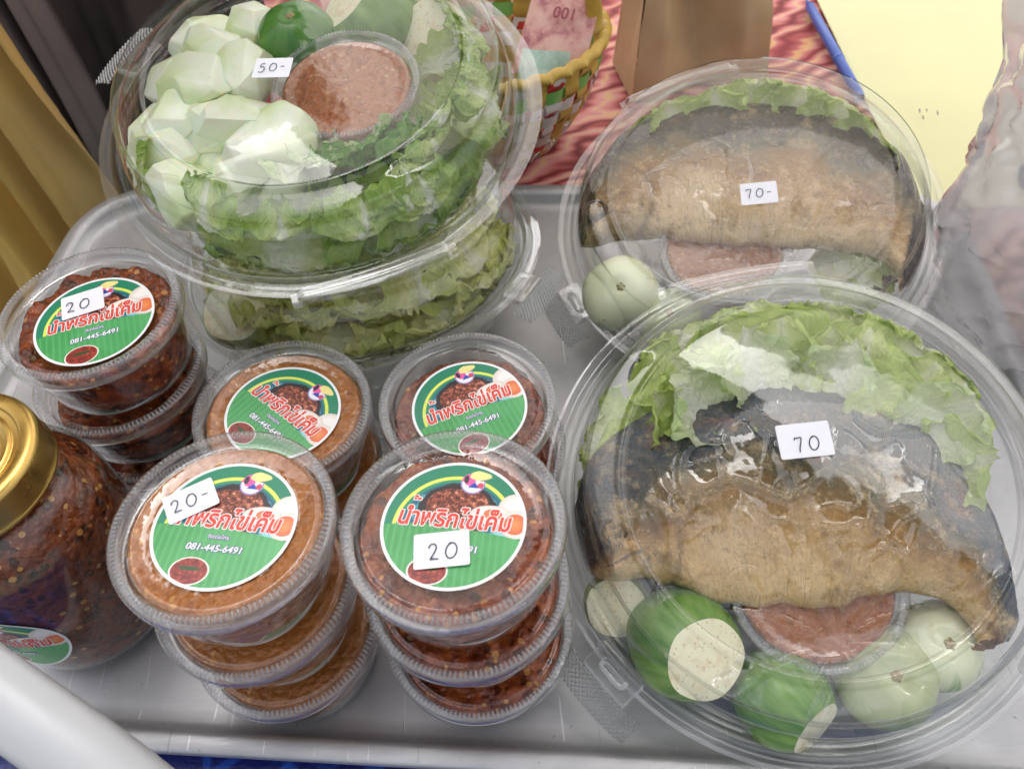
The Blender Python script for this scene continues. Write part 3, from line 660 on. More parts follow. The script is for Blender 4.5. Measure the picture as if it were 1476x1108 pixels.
K_YEL = kind(L_YEL, 4, .060, .058, .0046, .15, .8, 31, 'cabbage_leaf', blister=.0024)
K_PAL = kind(L_PAL, 3, .060, .055, .0030, .18, .7, 41, 'cabbage_leaf')
def arc(root, kinds, a0, a1, n, r, z, tilt, label, group, sc_=1., jr=.006, aj=.2, inward=False):
    """leaves standing in a row along the container wall; tips up and outwards (or inwards)"""
    for i in range(n):
        a = math.radians(a0 + (a1 - a0) * (i + random.uniform(-.25, .25)) / max(1, n - 1)); rr = r + random.uniform(-jr, jr)
        me = random.choice(kinds); hh = round(((90 - math.degrees(a)) / 30 % 12) * 2) % 24; wd = ['twelve', 'one', 'two', 'three', 'four', 'five', 'six', 'seven', 'eight', 'nine', 'ten', 'eleven'][hh // 2]; rw = ('outer' if r > .062 else 'middle' if r > .048 else 'inner') + (' top' if z > .003 else ' bottom'); lb_ = label + ', ' + rw + ' row, ' + (('half past ' + wd) if hh % 2 else (wd + ' oclock')); p = Vector((rr * math.cos(a), rr * math.sin(a), z + random.uniform(-.003, .003)))
        az_ = a - PI / 2 + random.uniform(-aj, aj) + (PI if inward else 0)
        place_leaf(root, me, None, p, az_, math.radians(tilt + random.uniform(-10, 10)), random.uniform(-.25, .25), lb_, group, sc_ * random.uniform(.85, 1.1))
# front fish container: pale lettuce round the back
gl1 = 'lettuce leaves in the front fish container'
def fan(root, kinds, a0, a1, n, r, z, tilt, label, group, sc_=1., jr=.006, aj=.25, jt=8):
    arc(root, kinds, a0, a1, n, r, z, tilt, label, group, sc_, jr, aj)
BL = kind(L_LET, 5, .080, .082, .0052, .05, -.22, 51, 'lettuce_leaf', blister=.0016)
BC = kind(L_CAB, 5, .082, .070, .0056, .08, -.22, 61, 'cabbage_leaf', blister=.0020)
BY = kind(L_YEL, 5, .074, .074, .0064, .06, -.20, 71, 'cabbage_leaf', blister=.0026)
arc(F1, BL, 172, 20, 9, .042, .000, 6, 'pale green lettuce leaf behind the front fish', gl1, 1.0)
arc(F1, BL, 160, 12, 8, .030, .011, 6, 'pale green lettuce leaf behind the front fish', gl1, .9)
arc(F1, K_LET, 150, 10, 6, .052, .004, 22, 'pale green lettuce leaf behind the front fish', gl1, .9)
arc(F1, K_PAL, 140, 20, 4, .045, .012, 10, 'pale green lettuce leaf behind the front fish', gl1, .8)
gl2 = 'lettuce leaves in the rear fish container'
arc(F2, BL, 130, -5, 8, .044, .002, 8, 'yellow green lettuce leaf behind the rear fish', gl2, .95)
arc(F2, K_LET, 115, 15, 6, .060, .002, 22, 'yellow green lettuce leaf behind the rear fish', gl2, .85)
arc(F2, BL, -12, -50, 3, .050, -.004, 6, 'pale lettuce leaf below the tail of the rear fish', 'lettuce leaves under the rear fish tail', .8)
# lower salad
gs2 = 'yellow cabbage leaves in the lower salad container'
arc(S2, BY, 200, 350, 10, .040, -.010, 2, 'crinkled yellow green leaf inside the lower salad', gs2, 1.05)
arc(S2, BY, 215, 400, 9, .034, .004, 4, 'crinkled yellow green leaf inside the lower salad', gs2, .95)
arc(S2, K_YEL, 225, 400, 8, .070, -.004, 25, 'crinkled yellow green leaf inside the lower salad', gs2, .85)
arc(S2, BC, 60, 200, 5, .040, -.015, 5, 'green leaf at the back of the lower salad', 'green cabbage leaves at the back of the lower salad', 1)
# upper salad: cabbage round the front and right
gs1 = 'cabbage leaves in the upper salad container'
arc(S1, BC, 225, 300, 7, .040, -.004, -16, 'white ribbed cabbage leaf of the upper salad', gs1, 1.15, aj=.9)
arc(S1, BC, 300, 385, 6, .045, .000, -12, 'green cabbage leaf right in the upper salad', gs1, 1.05)
arc(S1, K_CAB, 232, 300, 6, .066, .000, -4, 'white ribbed cabbage leaf of the upper salad', gs1, .9, aj=.9)
arc(S1, K_DRK, 288, 318, 5, .050, .010, 16, 'dark green curly lettuce leaf in the upper salad', 'dark curly lettuce leaves in the upper salad', .9)
arc(S1, K_CAB, 318, 378, 6, .060, .010, 2, 'green cabbage leaf right in the upper salad', gs1, .75)
arc(S1, K_CAB, 330, 390, 4, .070, .004, 30, 'green cabbage leaf right in the upper salad', gs1, .7)
arc(S1, K_PAL, 258, 296, 3, .034, .014, 6, 'whitish leaf over the upper salad sauce cup', 'whitish leaves over the sauce cup', .7)

# ---------------------------------------------------------------- sauce cups inside
def sauce_cup(root, px, py, z, R, label):
    p = on(root, px, py, z); r = empty('sauce_cup', root.matrix_world @ Matrix.Translation((p.x, p.y, z))); tag(r, label, 'cup')
    k = R / .0485
    l = link('lid', LIDM, r); l.scale = (k, k, k * .8)
    b = link('cup_body', BODM, r); b.scale = (k, k, .7)
    s = link('sauce', paste_mesh(30 + px, -.0045, .0004), r, [SAUCE]); s.scale = (k, k, .7); return r
sauce_cup(S1, 497, 118, .0262, .0435, 'round cup of pinkish dip under the lid of the upper salad')
sauce_cup(F1, 1178, 838, .012, .044, 'round cup of red brown dip in front of the front fish')
sauce_cup(F2, 1045, 350, .010, .044, 'round cup of red brown dip in front of the rear fish')

# ---------------------------------------------------------------- cucumber pieces
CUC = M('peeled_cucumber'); v = CUC.co(); c = CUC.ramp(CUC.noise(v, 38, 3), [(.42, (.88, .90, .74)), (.62, (.80, .85, .58)), (.78, (.60, .72, .34))])
cx_ = CUC.xyz(v); cf = CUC.ma('ADD', CUC.ma('MULTIPLY', cx_[1], 42), CUC.ma('ADD', CUC.ma('MULTIPLY', cx_[2], 30), CUC.ma('MULTIPLY', CUC.ma('SUBTRACT', CUC.noise(v, 60, 3), .5), 1.2))); c = CUC.mix(CUC.ramp(cf, [(.35, 0.), (1., .75)]), c, (.60, .72, .34))
c = CUC.mix(CUC.ramp(CUC.voro(CUC.mp(v, (1, 1, .45)), 160), [(.12, .55), (.25, 0.)]), c, (.78, .8, .6))
CUCM = CUC.end(CUC.bsdf(c, .28, 0, CUC.bump(CUC.noise(v, 120, 3), .25, .001), .5))
def chunk(seed, L, W, H):
    rd = random.Random(seed); bm = bmesh.new()
    for i in range(34):
        a = rd.uniform(0, 2 * PI); z = rd.uniform(-1, 1) if i > 1 else (-1, 1)[i]; r = (1 - abs(z) ** 2.6) ** .5 * rd.uniform(.86, 1.02)
        bm.verts.new((L * .5 * z, W * .5 * r * math.cos(a), H * .5 * r * math.sin(a)))
    g = bmesh.ops.convex_hull(bm, input=bm.verts)
    bmesh.ops.delete(bm, geom=list({x for x in g['geom_interior'] + g['geom_unused'] if isinstance(x, bmesh.types.BMVert)}), context='VERTS')
    bmesh.ops.dissolve_limit(bm, angle_limit=math.radians(20), verts=bm.verts, edges=bm.edges)
    bmesh.ops.bevel(bm, geom=bm.edges[:], offset=.0022, segments=3, affect='EDGES', profile=.5, clamp_overlap=True)
    me = bpy.data.meshes.new('cucumber_piece'); bm.to_mesh(me); bm.free(); me.materials.append(CUCM); me.shade_smooth(); return me
CUTS = [(240, 215, .012, .040, 'lowest at the far left against the wall'), (262, 178, .018, .040, 'pointed and lying over its neighbour at the left'), (225, 195, .004, .036, 'half hidden at the far left wall'),
        (282, 285, .006, .048, 'largest, at the lower left under the bright reflection'), (288, 128, .018, .050, 'left of centre in the second row'), (312, 78, .016, .040, 'upper left with green seed core'),
        (352, 108, .020, .040, 'just left of the price tag'), (362, 45, .010, .042, 'at the top left behind the others'), (350, 185, .022, .042, 'tall and split below the price tag'),
        (388, 205, .024, .046, 'tall wedge beside the sauce cup'), (318, 185, .014, .042, 'low in the middle row'), (310, 230, -.002, .044, 'deep in front of the wedge'), (235, 255, -.010, .042, 'half hidden at the left under the largest piece'), (410, 262, -.002, .036, 'behind the green leaf at the lower middle'), (214, 245, -.006, .042, 'against the left wall near the rim'), (262, 118, .006, .042, 'at the upper left wall beside the second row'), (300, 60, .002, .042, 'at the upper left wall behind the seeded one'), (322, 265, -.012, .044, 'at the bottom left under the front ones'), (345, 255, .004, .040, 'in front of the tall wedge near the leaves'), (420, 100, .004, .036, 'behind the price tag beside the dip cup')]
for i, (px, py, z, s, d) in enumerate(CUTS):
    p = on(S1, px, py, z); o = link('cucumber_piece', chunk(100 + i, s * 1.26, s * .98, s * .86), None)
    o.matrix_world = S1.matrix_world @ Matrix.Translation(p) @ Matrix.Rotation(random.uniform(0, 3.1), 4, 'Z') @ Matrix.Rotation(random.uniform(-.5, .5), 4, 'Y')
    fw_ = S1.matrix_world.inverted() @ o.matrix_world; bk_ = fw_.inverted()
    for v_ in o.data.vertices: v_.co = bk_ @ inside(S1, fw_ @ v_.co, False)
    tag(o, 'peeled cucumber piece ' + d + ' in the upper salad', 'cucumber', 'peeled cucumber pieces in the upper salad')

# ---------------------------------------------------------------- eggplants
def egg_mat(name, green, pale, k, amp=2.4):
    m = M(name); v = m.co(); x, y, z = m.xyz(v)[:3]
    ang = m.n('ShaderNodeMath', operation='ARCTAN2'); m.put(ang.inputs[0], y); m.put(ang.inputs[1], x)
    nv = m.n('ShaderNodeVectorMath', operation='NORMALIZE'); m.put(nv.inputs[0], m.mp(v, (1, 1, .0))); ad = m.n('ShaderNodeVectorMath', operation='ADD'); m.t.links.new(nv.outputs[0], ad.inputs[0]); m.put(ad.inputs[1], m.mp(v, (4, 4, 16)))
    st = m.noise(ad.outputs[0], 3.2, 3, .5)
    f = m.ma('ADD', m.ma('MULTIPLY', z, -k), m.ma('MULTIPLY', m.ma('SUBTRACT', st, .5), amp))
    c = m.mix(m.ramp(m.ma('ADD', f, .5), [(.2, 0.), (.8, 1.)]), pale, green)
    c = m.mix(m.ramp(m.noise(v, 90, 2), [(.74, 0.), (.78, .7)]), c, (.25, .15, .06))
    return m.end(m.bsdf(c, .25, 0, None, .1))
EG_G = egg_mat('green_eggplant_skin', (.06, .19, .02), (.26, .40, .11), 0, 1.3); EG_P = egg_mat('pale_eggplant_skin', (.18, .38, .07), (.78, .80, .54), 45, 2.2)
EG_W = egg_mat('whitish_eggplant_skin', (.36, .44, .19), (.50, .54, .31), 20, 1.6); EG_D = egg_mat('dark_eggplant_skin', (.045, .17, .02), (.12, .28, .05), 0, 1.0)
FLESH = M('eggplant_flesh'); v = FLESH.co(); c = FLESH.mix(FLESH.ramp(FLESH.noise(v, 95, 4, .65), [(.50, 0.), (.72, .9)]), (.90, .84, .60), (.74, .56, .32))
c = FLESH.mix(FLESH.ramp(FLESH.voro(v, 330), [(.16, .7), (.24, 0.)]), c, (.62, .48, .26))
FLM = FLESH.end(FLESH.bsdf(c, .45, 0, FLESH.bump(FLESH.noise(v, 250, 2), .3, .0006), .3))
def eggplant(root, px, py, z, R, skin, label, cut=None, dist=.55, sq=.85, rot=(0, 0, 0), cat='eggplant'):
    p = on(root, px, py, z); Q_ = Vector((0, 0, 1)).rotation_difference(Vector(cut).normalized()).to_matrix().to_4x4() if cut is not None else Matrix()
    r = empty('eggplant', root.matrix_world @ Matrix.Translation(p) @ Q_ @ Matrix.Rotation(rot[2], 4, 'Z') @ Matrix.Rotation(rot[0], 4, 'X') @ Matrix.Rotation(rot[1], 4, 'Y')); tag(r, label, cat)
    bm = bmesh.new(); bmesh.ops.create_uvsphere(bm, u_segments=48, v_segments=28, radius=R)
    for v_ in bm.verts:
        v_.co.z *= sq; a = math.atan2(v_.co.y, v_.co.x); e = 1 + .02 * math.cos(5 * a) * (1 if v_.co.z > 0 else .4); v_.co.x *= e; v_.co.y *= e
        v_.co += v_.co.normalized() * .0006 * noise.noise(v_.co * 60)
        if v_.co.z > 0 and cut is None: v_.co.z -= .12 * R * math.exp(-(v_.co.x ** 2 + v_.co.y ** 2) / (.25 * R) ** 2)
    cap = None
    if cut is not None:
        n = Vector((0, 0, 1)); g = bmesh.ops.bisect_plane(bm, geom=bm.verts[:] + bm.edges[:] + bm.faces[:], plane_co=n * R * dist, plane_no=n, clear_outer=True)
        ed = [e for e in g['geom_cut'] if isinstance(e, bmesh.types.BMEdge)]; vv = []
        nx = {e: e.verts for e in ed}; lp = [ed[0].verts[0], ed[0].verts[1]]; used = {ed[0]}
        while True:
            nxt = [e for e in ed if e not in used and lp[-1] in e.verts]
            if not nxt: break
            used.add(nxt[0]); o_ = nxt[0].other_vert(lp[-1])
            if o_ == lp[0]: break
            lp.append(o_)
        cen = sum((x.co for x in lp), Vector()) / len(lp); ring = [x.co.copy() for x in lp]; V = [cen + n * .0008]; F = []; N_ = len(ring)
        for t in (.35, .7, .93, 1.): V += [cen + (q - cen) * t * .995 + n * (.0008 * (1 - t ** 3) + .0002 * noise.noise(q * 300)) for q in ring]
        F += [(0, 1 + k, 1 + (k + 1) % N_) for k in range(N_)]
        for j in range(3): F += [(1 + j * N_ + k, 1 + (j + 1) * N_ + k, 1 + (j + 1) * N_ + (k + 1) % N_, 1 + j * N_ + (k + 1) % N_) for k in range(N_)]
        cap = mesh('cut_face', V, F)
    me = bpy.data.meshes.new('skin'); bm.to_mesh(me); bm.free(); me.shade_smooth(); link('skin', me, r, [skin])
    if cap: link('cut_face', cap, r, [FLM])
    else: link('stem_scar', lathe('stem_scar', [(.0032, sq * R * .985 - .12 * R + .0004), (.0022, sq * R - .12 * R + .0010), (.0010, sq * R - .12 * R + .0006), (.0001, sq * R - .12 * R)], 20, lambda a_, z, a, i: (a_ * (1 + .35 * math.cos(5 * a) * (i == 0)), z)), r, [simple('stem_scar', (.42, .33, .15), .7, var=.4, vs=300)])
    return r
eggplant(F1, 985, 925, -.001, .0275, EG_G, 'green eggplant with square cut end at lower left of the front fish', cut=(.30, -.42, .85), dist=.86, sq=1.28)
eggplant(F1, 1128, 1005, -.006, .0240, EG_G, 'round green eggplant with a slice off its lower side beside tray front', cut=(.55, -.72, .42), dist=.84, sq=1.08)
eggplant(F1, 1275, 975, -.006, .0250, EG_W, 'whitish eggplant wrapped in film at the bottom of the front container', sq=.8)
eggplant(F1, 890, 870, -.008, .0180, EG_W, 'small pale eggplant wedge beneath the head of the front fish', cut=(-.1, -.4, 1), dist=.4)
eggplant(F1, 1350, 930, -.010, .0220, EG_P, 'striped eggplant under the tail of the front fish')
eggplant(F2, 895, 425, .002, .0265, EG_P, 'round green and white striped eggplant at left of the rear container', rot=(.25, 0, 0))
eggplant(F2, 965, 462, -.008, .0220, EG_W, 'plain cream eggplant next to the striped one in the rear container', rot=(.2, 0, 0))
eggplant(S1, 430, 58, .016, .0250, EG_D, 'dark green eggplant behind the 50- tag', sq=.8)
eggplant(S1, 535, 30, .010, .0330, EG_G, 'green eggplant with white top behind the sauce cup', cut=(-.5, .1, .7), dist=.6)
eggplant(S1, 622, 70, .012, .0290, EG_G, 'halved eggplant showing white flesh at upper right of the sauce cup', cut=(-.45, -.45, .75), dist=.05, sq=1)
eggplant(S2, 345, 455, .000, .0230, EG_W, 'cut eggplant with brown seed spots in lower salad container', cut=(.0, -.5, .8), dist=.4)

# ---------------------------------------------------------------- fish
FM = M('fried_fish_skin'); uv = FM.co('UV'); x, y, _ = FM.xyz(uv)[:3]; v = FM.co()
def fishmat(name, back, side, belly, line):
    m = M(name); uv = m.co('UV'); x, y, _ = m.xyz(uv)[:3]; v = m.co()
    n1 = m.noise(v, 30, 6, .68); n2 = m.noise(v, 130, 6, .75); n3 = m.noise(m.mp(uv, (60, 9, 1)), 1.6, 4, .6, 1.5)
    f = m.ma('ADD', y, m.ma('ADD', m.ma('MULTIPLY', m.ma('SUBTRACT', n1, .5), .75), m.ma('MULTIPLY', m.ma('SUBTRACT', n2, .5), .28)))
    c = m.ramp(f, [(.12, belly), (.34, side), (line - .04, tuple(q * .62 for q in side)), (line + .10, (.135, .115, .055)), (line + .20, back), (.97, tuple(q * 1.6 for q in back))])
    c = m.mix(m.ramp(m.noise(m.mp(v, (1, 1, 1), (.1, .2, 0)), 50, 4, .7), [(.54, 0.), (.72, .6)]), c, tuple(q * .33 for q in side))
    c = m.mix(m.ramp(m.noise(m.mp(v, (1, 1, 1), (.5, .1, 0)), 36, 5, .7), [(.56, 0.), (.68, .6)]), c, (.62, .44, .23))
    c = m.mix(m.ramp(m.noise(m.mp(v, (1, 1, 1), (.9, .1, 0)), 30, 4, .6), [(.60, 0.), (.72, .5)]), c, (.20, .05, .03))
    dd = m.voro(m.mp(m.mp(v, (1, 1, 1)), (60, 60, 60)), 1.6, 'DISTANCE_TO_EDGE'); cr = m.ma('MULTIPLY', m.ramp(dd, [(0, 1.), (.05, 0.)]), m.ramp(n1, [(.5, 0.), (.65, .25)])); c = m.mix(cr, c, tuple(q * .25 for q in side))
    gl_ = m.ma('ABSOLUTE', m.ma('SUBTRACT', x, m.ma('ADD', m.ma('SUBTRACT', .235, m.ma('MULTIPLY', m.ma('POWER', m.ma('ABSOLUTE', m.ma('SUBTRACT', y, .42)), 2), .55)), m.ma('MULTIPLY', m.ma('SUBTRACT', n1, .5), .03))))
    c = m.mix(m.ma('MULTIPLY', m.ramp(gl_, [(.0, .8), (.016, 0.)]), m.ramp(n2, [(.35, .3), (.6, 1.)])), c, (.07, .035, .02))
    mo = m.ma('ABSOLUTE', m.ma('SUBTRACT', y, m.ma('ADD', .20, m.ma('MULTIPLY', x, .5)))); c = m.mix(m.ma('MULTIPLY', m.ramp(mo, [(.0, .9), (.03, 0.)]), m.ma('LESS_THAN', x, .12)), c, (.04, .02, .012))
    hd = m.ramp(x, [(.10, .55), (.24, 0.)]); c = m.mix(m.ma('MULTIPLY', hd, m.ramp(n1, [(.4, 0.), (.6, 1.)])), c, (.10, .085, .06))
    gx = m.ma('DIVIDE', m.ma('SUBTRACT', x, .34), .10); gy = m.ma('DIVIDE', m.ma('SUBTRACT', y, .26), .20); gb = m.ma('ADD', m.ma('ADD', m.ma('MULTIPLY', gx, gx), m.ma('MULTIPLY', gy, gy)), m.ma('MULTIPLY', m.ma('SUBTRACT', n2, .5), 2.5))
    c = m.mix(m.ramp(gb, [(.2, .55), (1.4, 0.)]), c, (.70, .52, .30))
    c = m.mix(m.ramp(n3, [(.52, 0.), (.68, .4)]), c, tuple(q * .42 for q in side)); c = m.mix(m.ma('MULTIPLY', m.ramp(n2, [(.52, 0.), (.66, .6)]), m.ramp(y, [(.45, 1.), (.75, .15)])), c, (.78, .54, .26)); c = m.mix(m.ramp(n2, [(.32, .6), (.42, 0.)]), c, tuple(q * .25 for q in side))
    # muscle lines across the flank
    wv = m.n('ShaderNodeTexWave', wave_type='BANDS'); m.put(wv.inputs['Vector'], m.mp(uv, (30, 2.5, 1))); wv.inputs['Scale'].default_value = .8; wv.inputs['Distortion'].default_value = 8; wv.inputs['Detail'].default_value = 2
    c = m.mix(m.ma('MULTIPLY', wv.outputs[1], .05), c, tuple(q * .5 for q in side))
    h = m.ma('ADD', m.ma('MULTIPLY', n2, 1.), m.ma('ADD', m.ma('MULTIPLY', m.voro(v, 420), -.35), m.ma('MULTIPLY', wv.outputs[1], .04)))
    return m.end(m.bsdf(c, m.ramp(n2, [(.3, .14), (.7, .34)]), 0, m.bump(h, .55, .0013), .05))
FISH_A = fishmat('fried_mackerel_skin', (.026, .040, .050), (.40, .215, .06), (.72, .48, .21), .46)
FISH_B = fishmat('fried_mackerel_skin_brown', (.022, .020, .017), (.44, .235, .07), (.80, .55, .28), .54)
FIN = simple('fried_fin', (.24, .13, .06), .5, var=.6, vs=120, bump=.6, bs=500)
DARK = simple('dark_crease', (.03, .015, .01), .5)
def fish(root, spine, mat, label, zc, thick, eye, tailp, seed):
    R_ = empty('fried_fish', root.matrix_world.copy()); tag(R_, label, 'fish')
    pts = [on(root, a, b, zc) for a, b, hw in spine]; P = spl([(p.x, p.y, 0) for p in pts], 12); n = len(P)
    W = spl([(hw, 0, 0) for a, b, hw in spine], 12)
    L = [0]
    for i in range(1, n): L.append(L[-1] + (P[i] - P[i - 1]).length)
    Vv = []; F = []; UV = []; NA = 72
    for i, p in enumerate(P):
        t = (P[min(n - 1, i + 1)] - P[max(0, i - 1)]).normalized(); nn_ = Vector((-t.y, t.x, 0)); s = L[i] / L[-1]
        w = max(W[i].x, .0006); th = min(thick, w * 1.05) * (1 if s < .75 else 1 - (s - .75) * 1.6)
        for k in range(NA):
            a = 2 * PI * k / NA; ca, sa = math.cos(a), math.sin(a)
            q = p + nn_ * w * ca; z = zc + th * (abs(sa) ** .85) * (1 if sa > 0 else -1)
            u = s
            # gill cover, jaw groove, flank dents
            g = .0
            if sa > 0:
                gc = .205 + .035 * math.cos(ca * 2.2); g += -.0022 * math.exp(-((u - gc) / .008) ** 2) * (abs(ca) < .85) + .0016 * math.exp(-((u - gc + .022) / .018) ** 2)
                g += -.0020 * math.exp(-((ca + .55 - (u * 1.6)) / .07) ** 2) * (u < .17)
                g += .0016 * noise.noise(Vector((q.x * 28, q.y * 28, seed))) + .0007 * noise.noise(Vector((q.x * 85, q.y * 85, seed)))
                g += -.0016 * math.exp(-((ca - .12 - .15 * math.sin(u * 4)) / .05) ** 2) * (u > .25)
                g += .0004 * noise.noise(Vector((q.x * 240, q.y * 240, seed))) - .0010 * max(0, 1 - abs(noise.noise(Vector((q.x * 45, q.y * 45, seed + 4)))) * 7) - .0004 * max(0, 1 - abs(noise.noise(Vector((q.x * 95, q.y * 95, seed + 9)))) * 6)
            e = 1 + .05 * noise.noise(Vector((u * 14, ca * 2, seed)))
            q = p + nn_ * w * ca * e
            Vv.append(tuple(inside(root, Vector((q.x, q.y, z + g)), False))); UV.append((u, .5 + .5 * ca))
    for i in range(n - 1):
        for k in range(NA): F.append((i * NA + k, (i + 1) * NA + k, (i + 1) * NA + (k + 1) % NA, i * NA + (k + 1) % NA))
    F.append(tuple(range(NA))); F.append(tuple((n - 1) * NA + k for k in range(NA))[::-1])
    body = link('body', mesh('body', Vv, F, True, UV), R_, [mat])
    bvh = BVHTree.FromPolygons([Vector(q) for q in Vv], F)
    def top(p, d=0.): 
        h = bvh.ray_cast(Vector((p.x, p.y, 1)), Vector((0, 0, -1))); return (h[0].z if h[0] else zc) + d
    e = on(root, eye[0], eye[1], zc + thick); ez = top(e)
    rs = eye[2]
    link('eye_socket', lathe('eye_socket', [(rs * 1.45, -.0022), (rs * 1.25, .0000), (rs * 1.02, .0001), (rs * .95, -.0014)], 28), R_, [simple('singed_socket', (.13, .085, .04), .5, var=.7, vs=400, bump=.5, bs=800)], Matrix.Translation((e.x, e.y, ez)))
    link('eye', lathe('eye', [(rs * 1.0, -.0018), (rs * .9, -.0002), (rs * .6, .0008), (rs * .35, .0011), (.0001, .0012)], 28), R_, [simple('cooked_eye', (.40, .26, .10), .35, var=.75, vs=420, bump=.6, bs=900)], Matrix.Translation((e.x, e.y, ez)))
    # tail fin: two lobes with rays
    tl_ = [on(root, a, b, zc) for a, b in tailp]; p0 = P[-1]
    def tf(u, v):
        a = tl_[0].lerp(tl_[1], u) if u < .5 else tl_[0].lerp(tl_[1], u); mid = 1 - .35 * math.sin(u * PI)
        q = Vector((p0.x, p0.y, 0)) + (Vector((a.x, a.y, 0)) - Vector((p0.x, p0.y, 0))) * v * mid
        j = .002 * noise.noise(Vector((u * 40, 0, seed))) * v
        return tuple(inside(root, Vector((q.x + j, q.y + j, zc + .004 * (1 - v) + .0012 * math.sin(u * 70) * v + .010 * v * v))))
    link('tail_fin', grid('tail_fin', tf, 90, 14), R_, [FIN])
    return R_, bvh, top
f1, bv1, top1 = fish(F1, [(838, 822, .0040), (858, 800, .0190), (890, 765, .0330), (950, 730, .0470), (1040, 712, .0560), (1150, 708, .0575), (1250, 725, .0540), (1330, 765, .0400), (1395, 825, .0215), (1428, 885, .0120), (1440, 925, .0095)], FISH_A,
    'whole fried fish with dark blue grey back in the front right container', .011, .0165, (884, 766, .0056), ((1402, 952), (1450, 934)), 3.3)
f2, bv2, top2 = fish(F2, [(822, 352, .0040), (836, 330, .0180), (870, 298, .0340), (940, 262, .0500), (1030, 248, .0580), (1120, 252, .0580), (1210, 275, .0500), (1275, 312, .0360), (1312, 352, .0220), (1324, 392, .0130), (1320, 420, .0095)], FISH_B,
    'whole fried brown fish with black edged back in the rear right container', .011, .0165, (858, 300, .0058), ((1270, 450), (1345, 440)), 8.1)

# ---------------------------------------------------------------- crinkled film over the fish
def film(root, cen, rx, ry, gather, tops, label, seed, zmax, zmin=-.004):
    c = on(root, cen[0], cen[1], .03); g = on(root, gather[0], gather[1], .02)
    NU = 150
    H = {}
    def base(x, y):
        h = tops(Vector((x, y, 0)))
        return h
    import itertools
    hs = [[0.] * (NU + 1) for _ in range(NU + 1)]
    for j in range(NU + 1):
        for i in range(NU + 1):
            x = c.x + rx * (2 * i / NU - 1); y = c.y + ry * (2 * j / NU - 1); hs[j][i] = base(x, y)
    for it in range(6):                      # let the film bridge hollows
        k = [[0.] * (NU + 1) for _ in range(NU + 1)]
        for j in range(NU + 1):
            for i in range(NU + 1):
                s = 0; m_ = 0
                for dj, di in ((0, 3), (3, 0), (0, -3), (-3, 0), (2, 2), (-2, -2), (2, -2), (-2, 2)):
                    jj = min(NU, max(0, j + dj)); ii = min(NU, max(0, i + di)); s += hs[jj][ii]
                k[j][i] = max(hs[j][i] if it < 3 else -9, s / 8)
        hs = k
    vs = []; ok = []
    for j in range(NU + 1):
        for i in range(NU + 1):
            u, v_ = 2 * i / NU - 1, 2 * j / NU - 1; x = c.x + rx * u; y = c.y + ry * v_
            dx, dy = x - g.x, y - g.y; r = math.hypot(dx, dy); a = math.atan2(dy, dx)
            q = a * 5 + 1.2 * noise.noise(Vector((a * 2.2, r * 14, seed)))
            pleat = (1 - abs(2 * ((q / PI) % 1) - 1)) ** 3 * math.exp(-r / .055) * min(1, r / .01)
            p = Vector((x * 26 + seed, y * 26, seed)); rd_ = 1 - abs(noise.noise(p)) * 2; rd2 = 1 - abs(noise.noise(p * 2.3 + Vector((5, 1, 0)))) * 2
            z = hs[j][i] + .0022 + .0090 * pleat + .0030 * max(0, rd_) ** 12 + .0010 * max(0, rd2) ** 12
            vs.append((x, y, min(zmax, max(zmin, z)) + .00002 * i)); ok.append(u * u + v_ * v_ * 1. < .97 + .12 * noise.noise(Vector((u * 3, v_ * 3, seed))))
    fs = []; n = NU + 1
    for j in range(NU):
        for i in range(NU):
            q = (j * n + i, j * n + i + 1, (j + 1) * n + i + 1, (j + 1) * n + i)
            if all(ok[t] for t in q): fs.append(q)
    o = link('plastic_film', mesh('plastic_film', vs, fs), None, [FILM]); o.matrix_world = root.matrix_world.copy(); tag(o, label, 'plastic film'); return o
def tops_for(top, cx, cyy, R, zc):
    def f(p):
        h = top(p) if True else 0
        d = math.hypot(p.x - cx, p.y - cyy)
        if d < R: h = max(h, zc)
        return h
    return f
pc = on(F1, 1178, 838, .012); film(F1, (1175, 790), .086, .078, (1215, 925), tops_for(top1, pc.x, pc.y, .044, .013), 'crinkled clear film drawn over the front fish and its dip', 2.2, .0385)
pc = on(F2, 1045, 350, .010); film(F2, (1090, 310), .088, .070, (1130, 400), tops_for(top2, pc.x, pc.y, .044, .011), 'crinkled clear film drawn over the rear fish and its dip', 6.1, .0385)

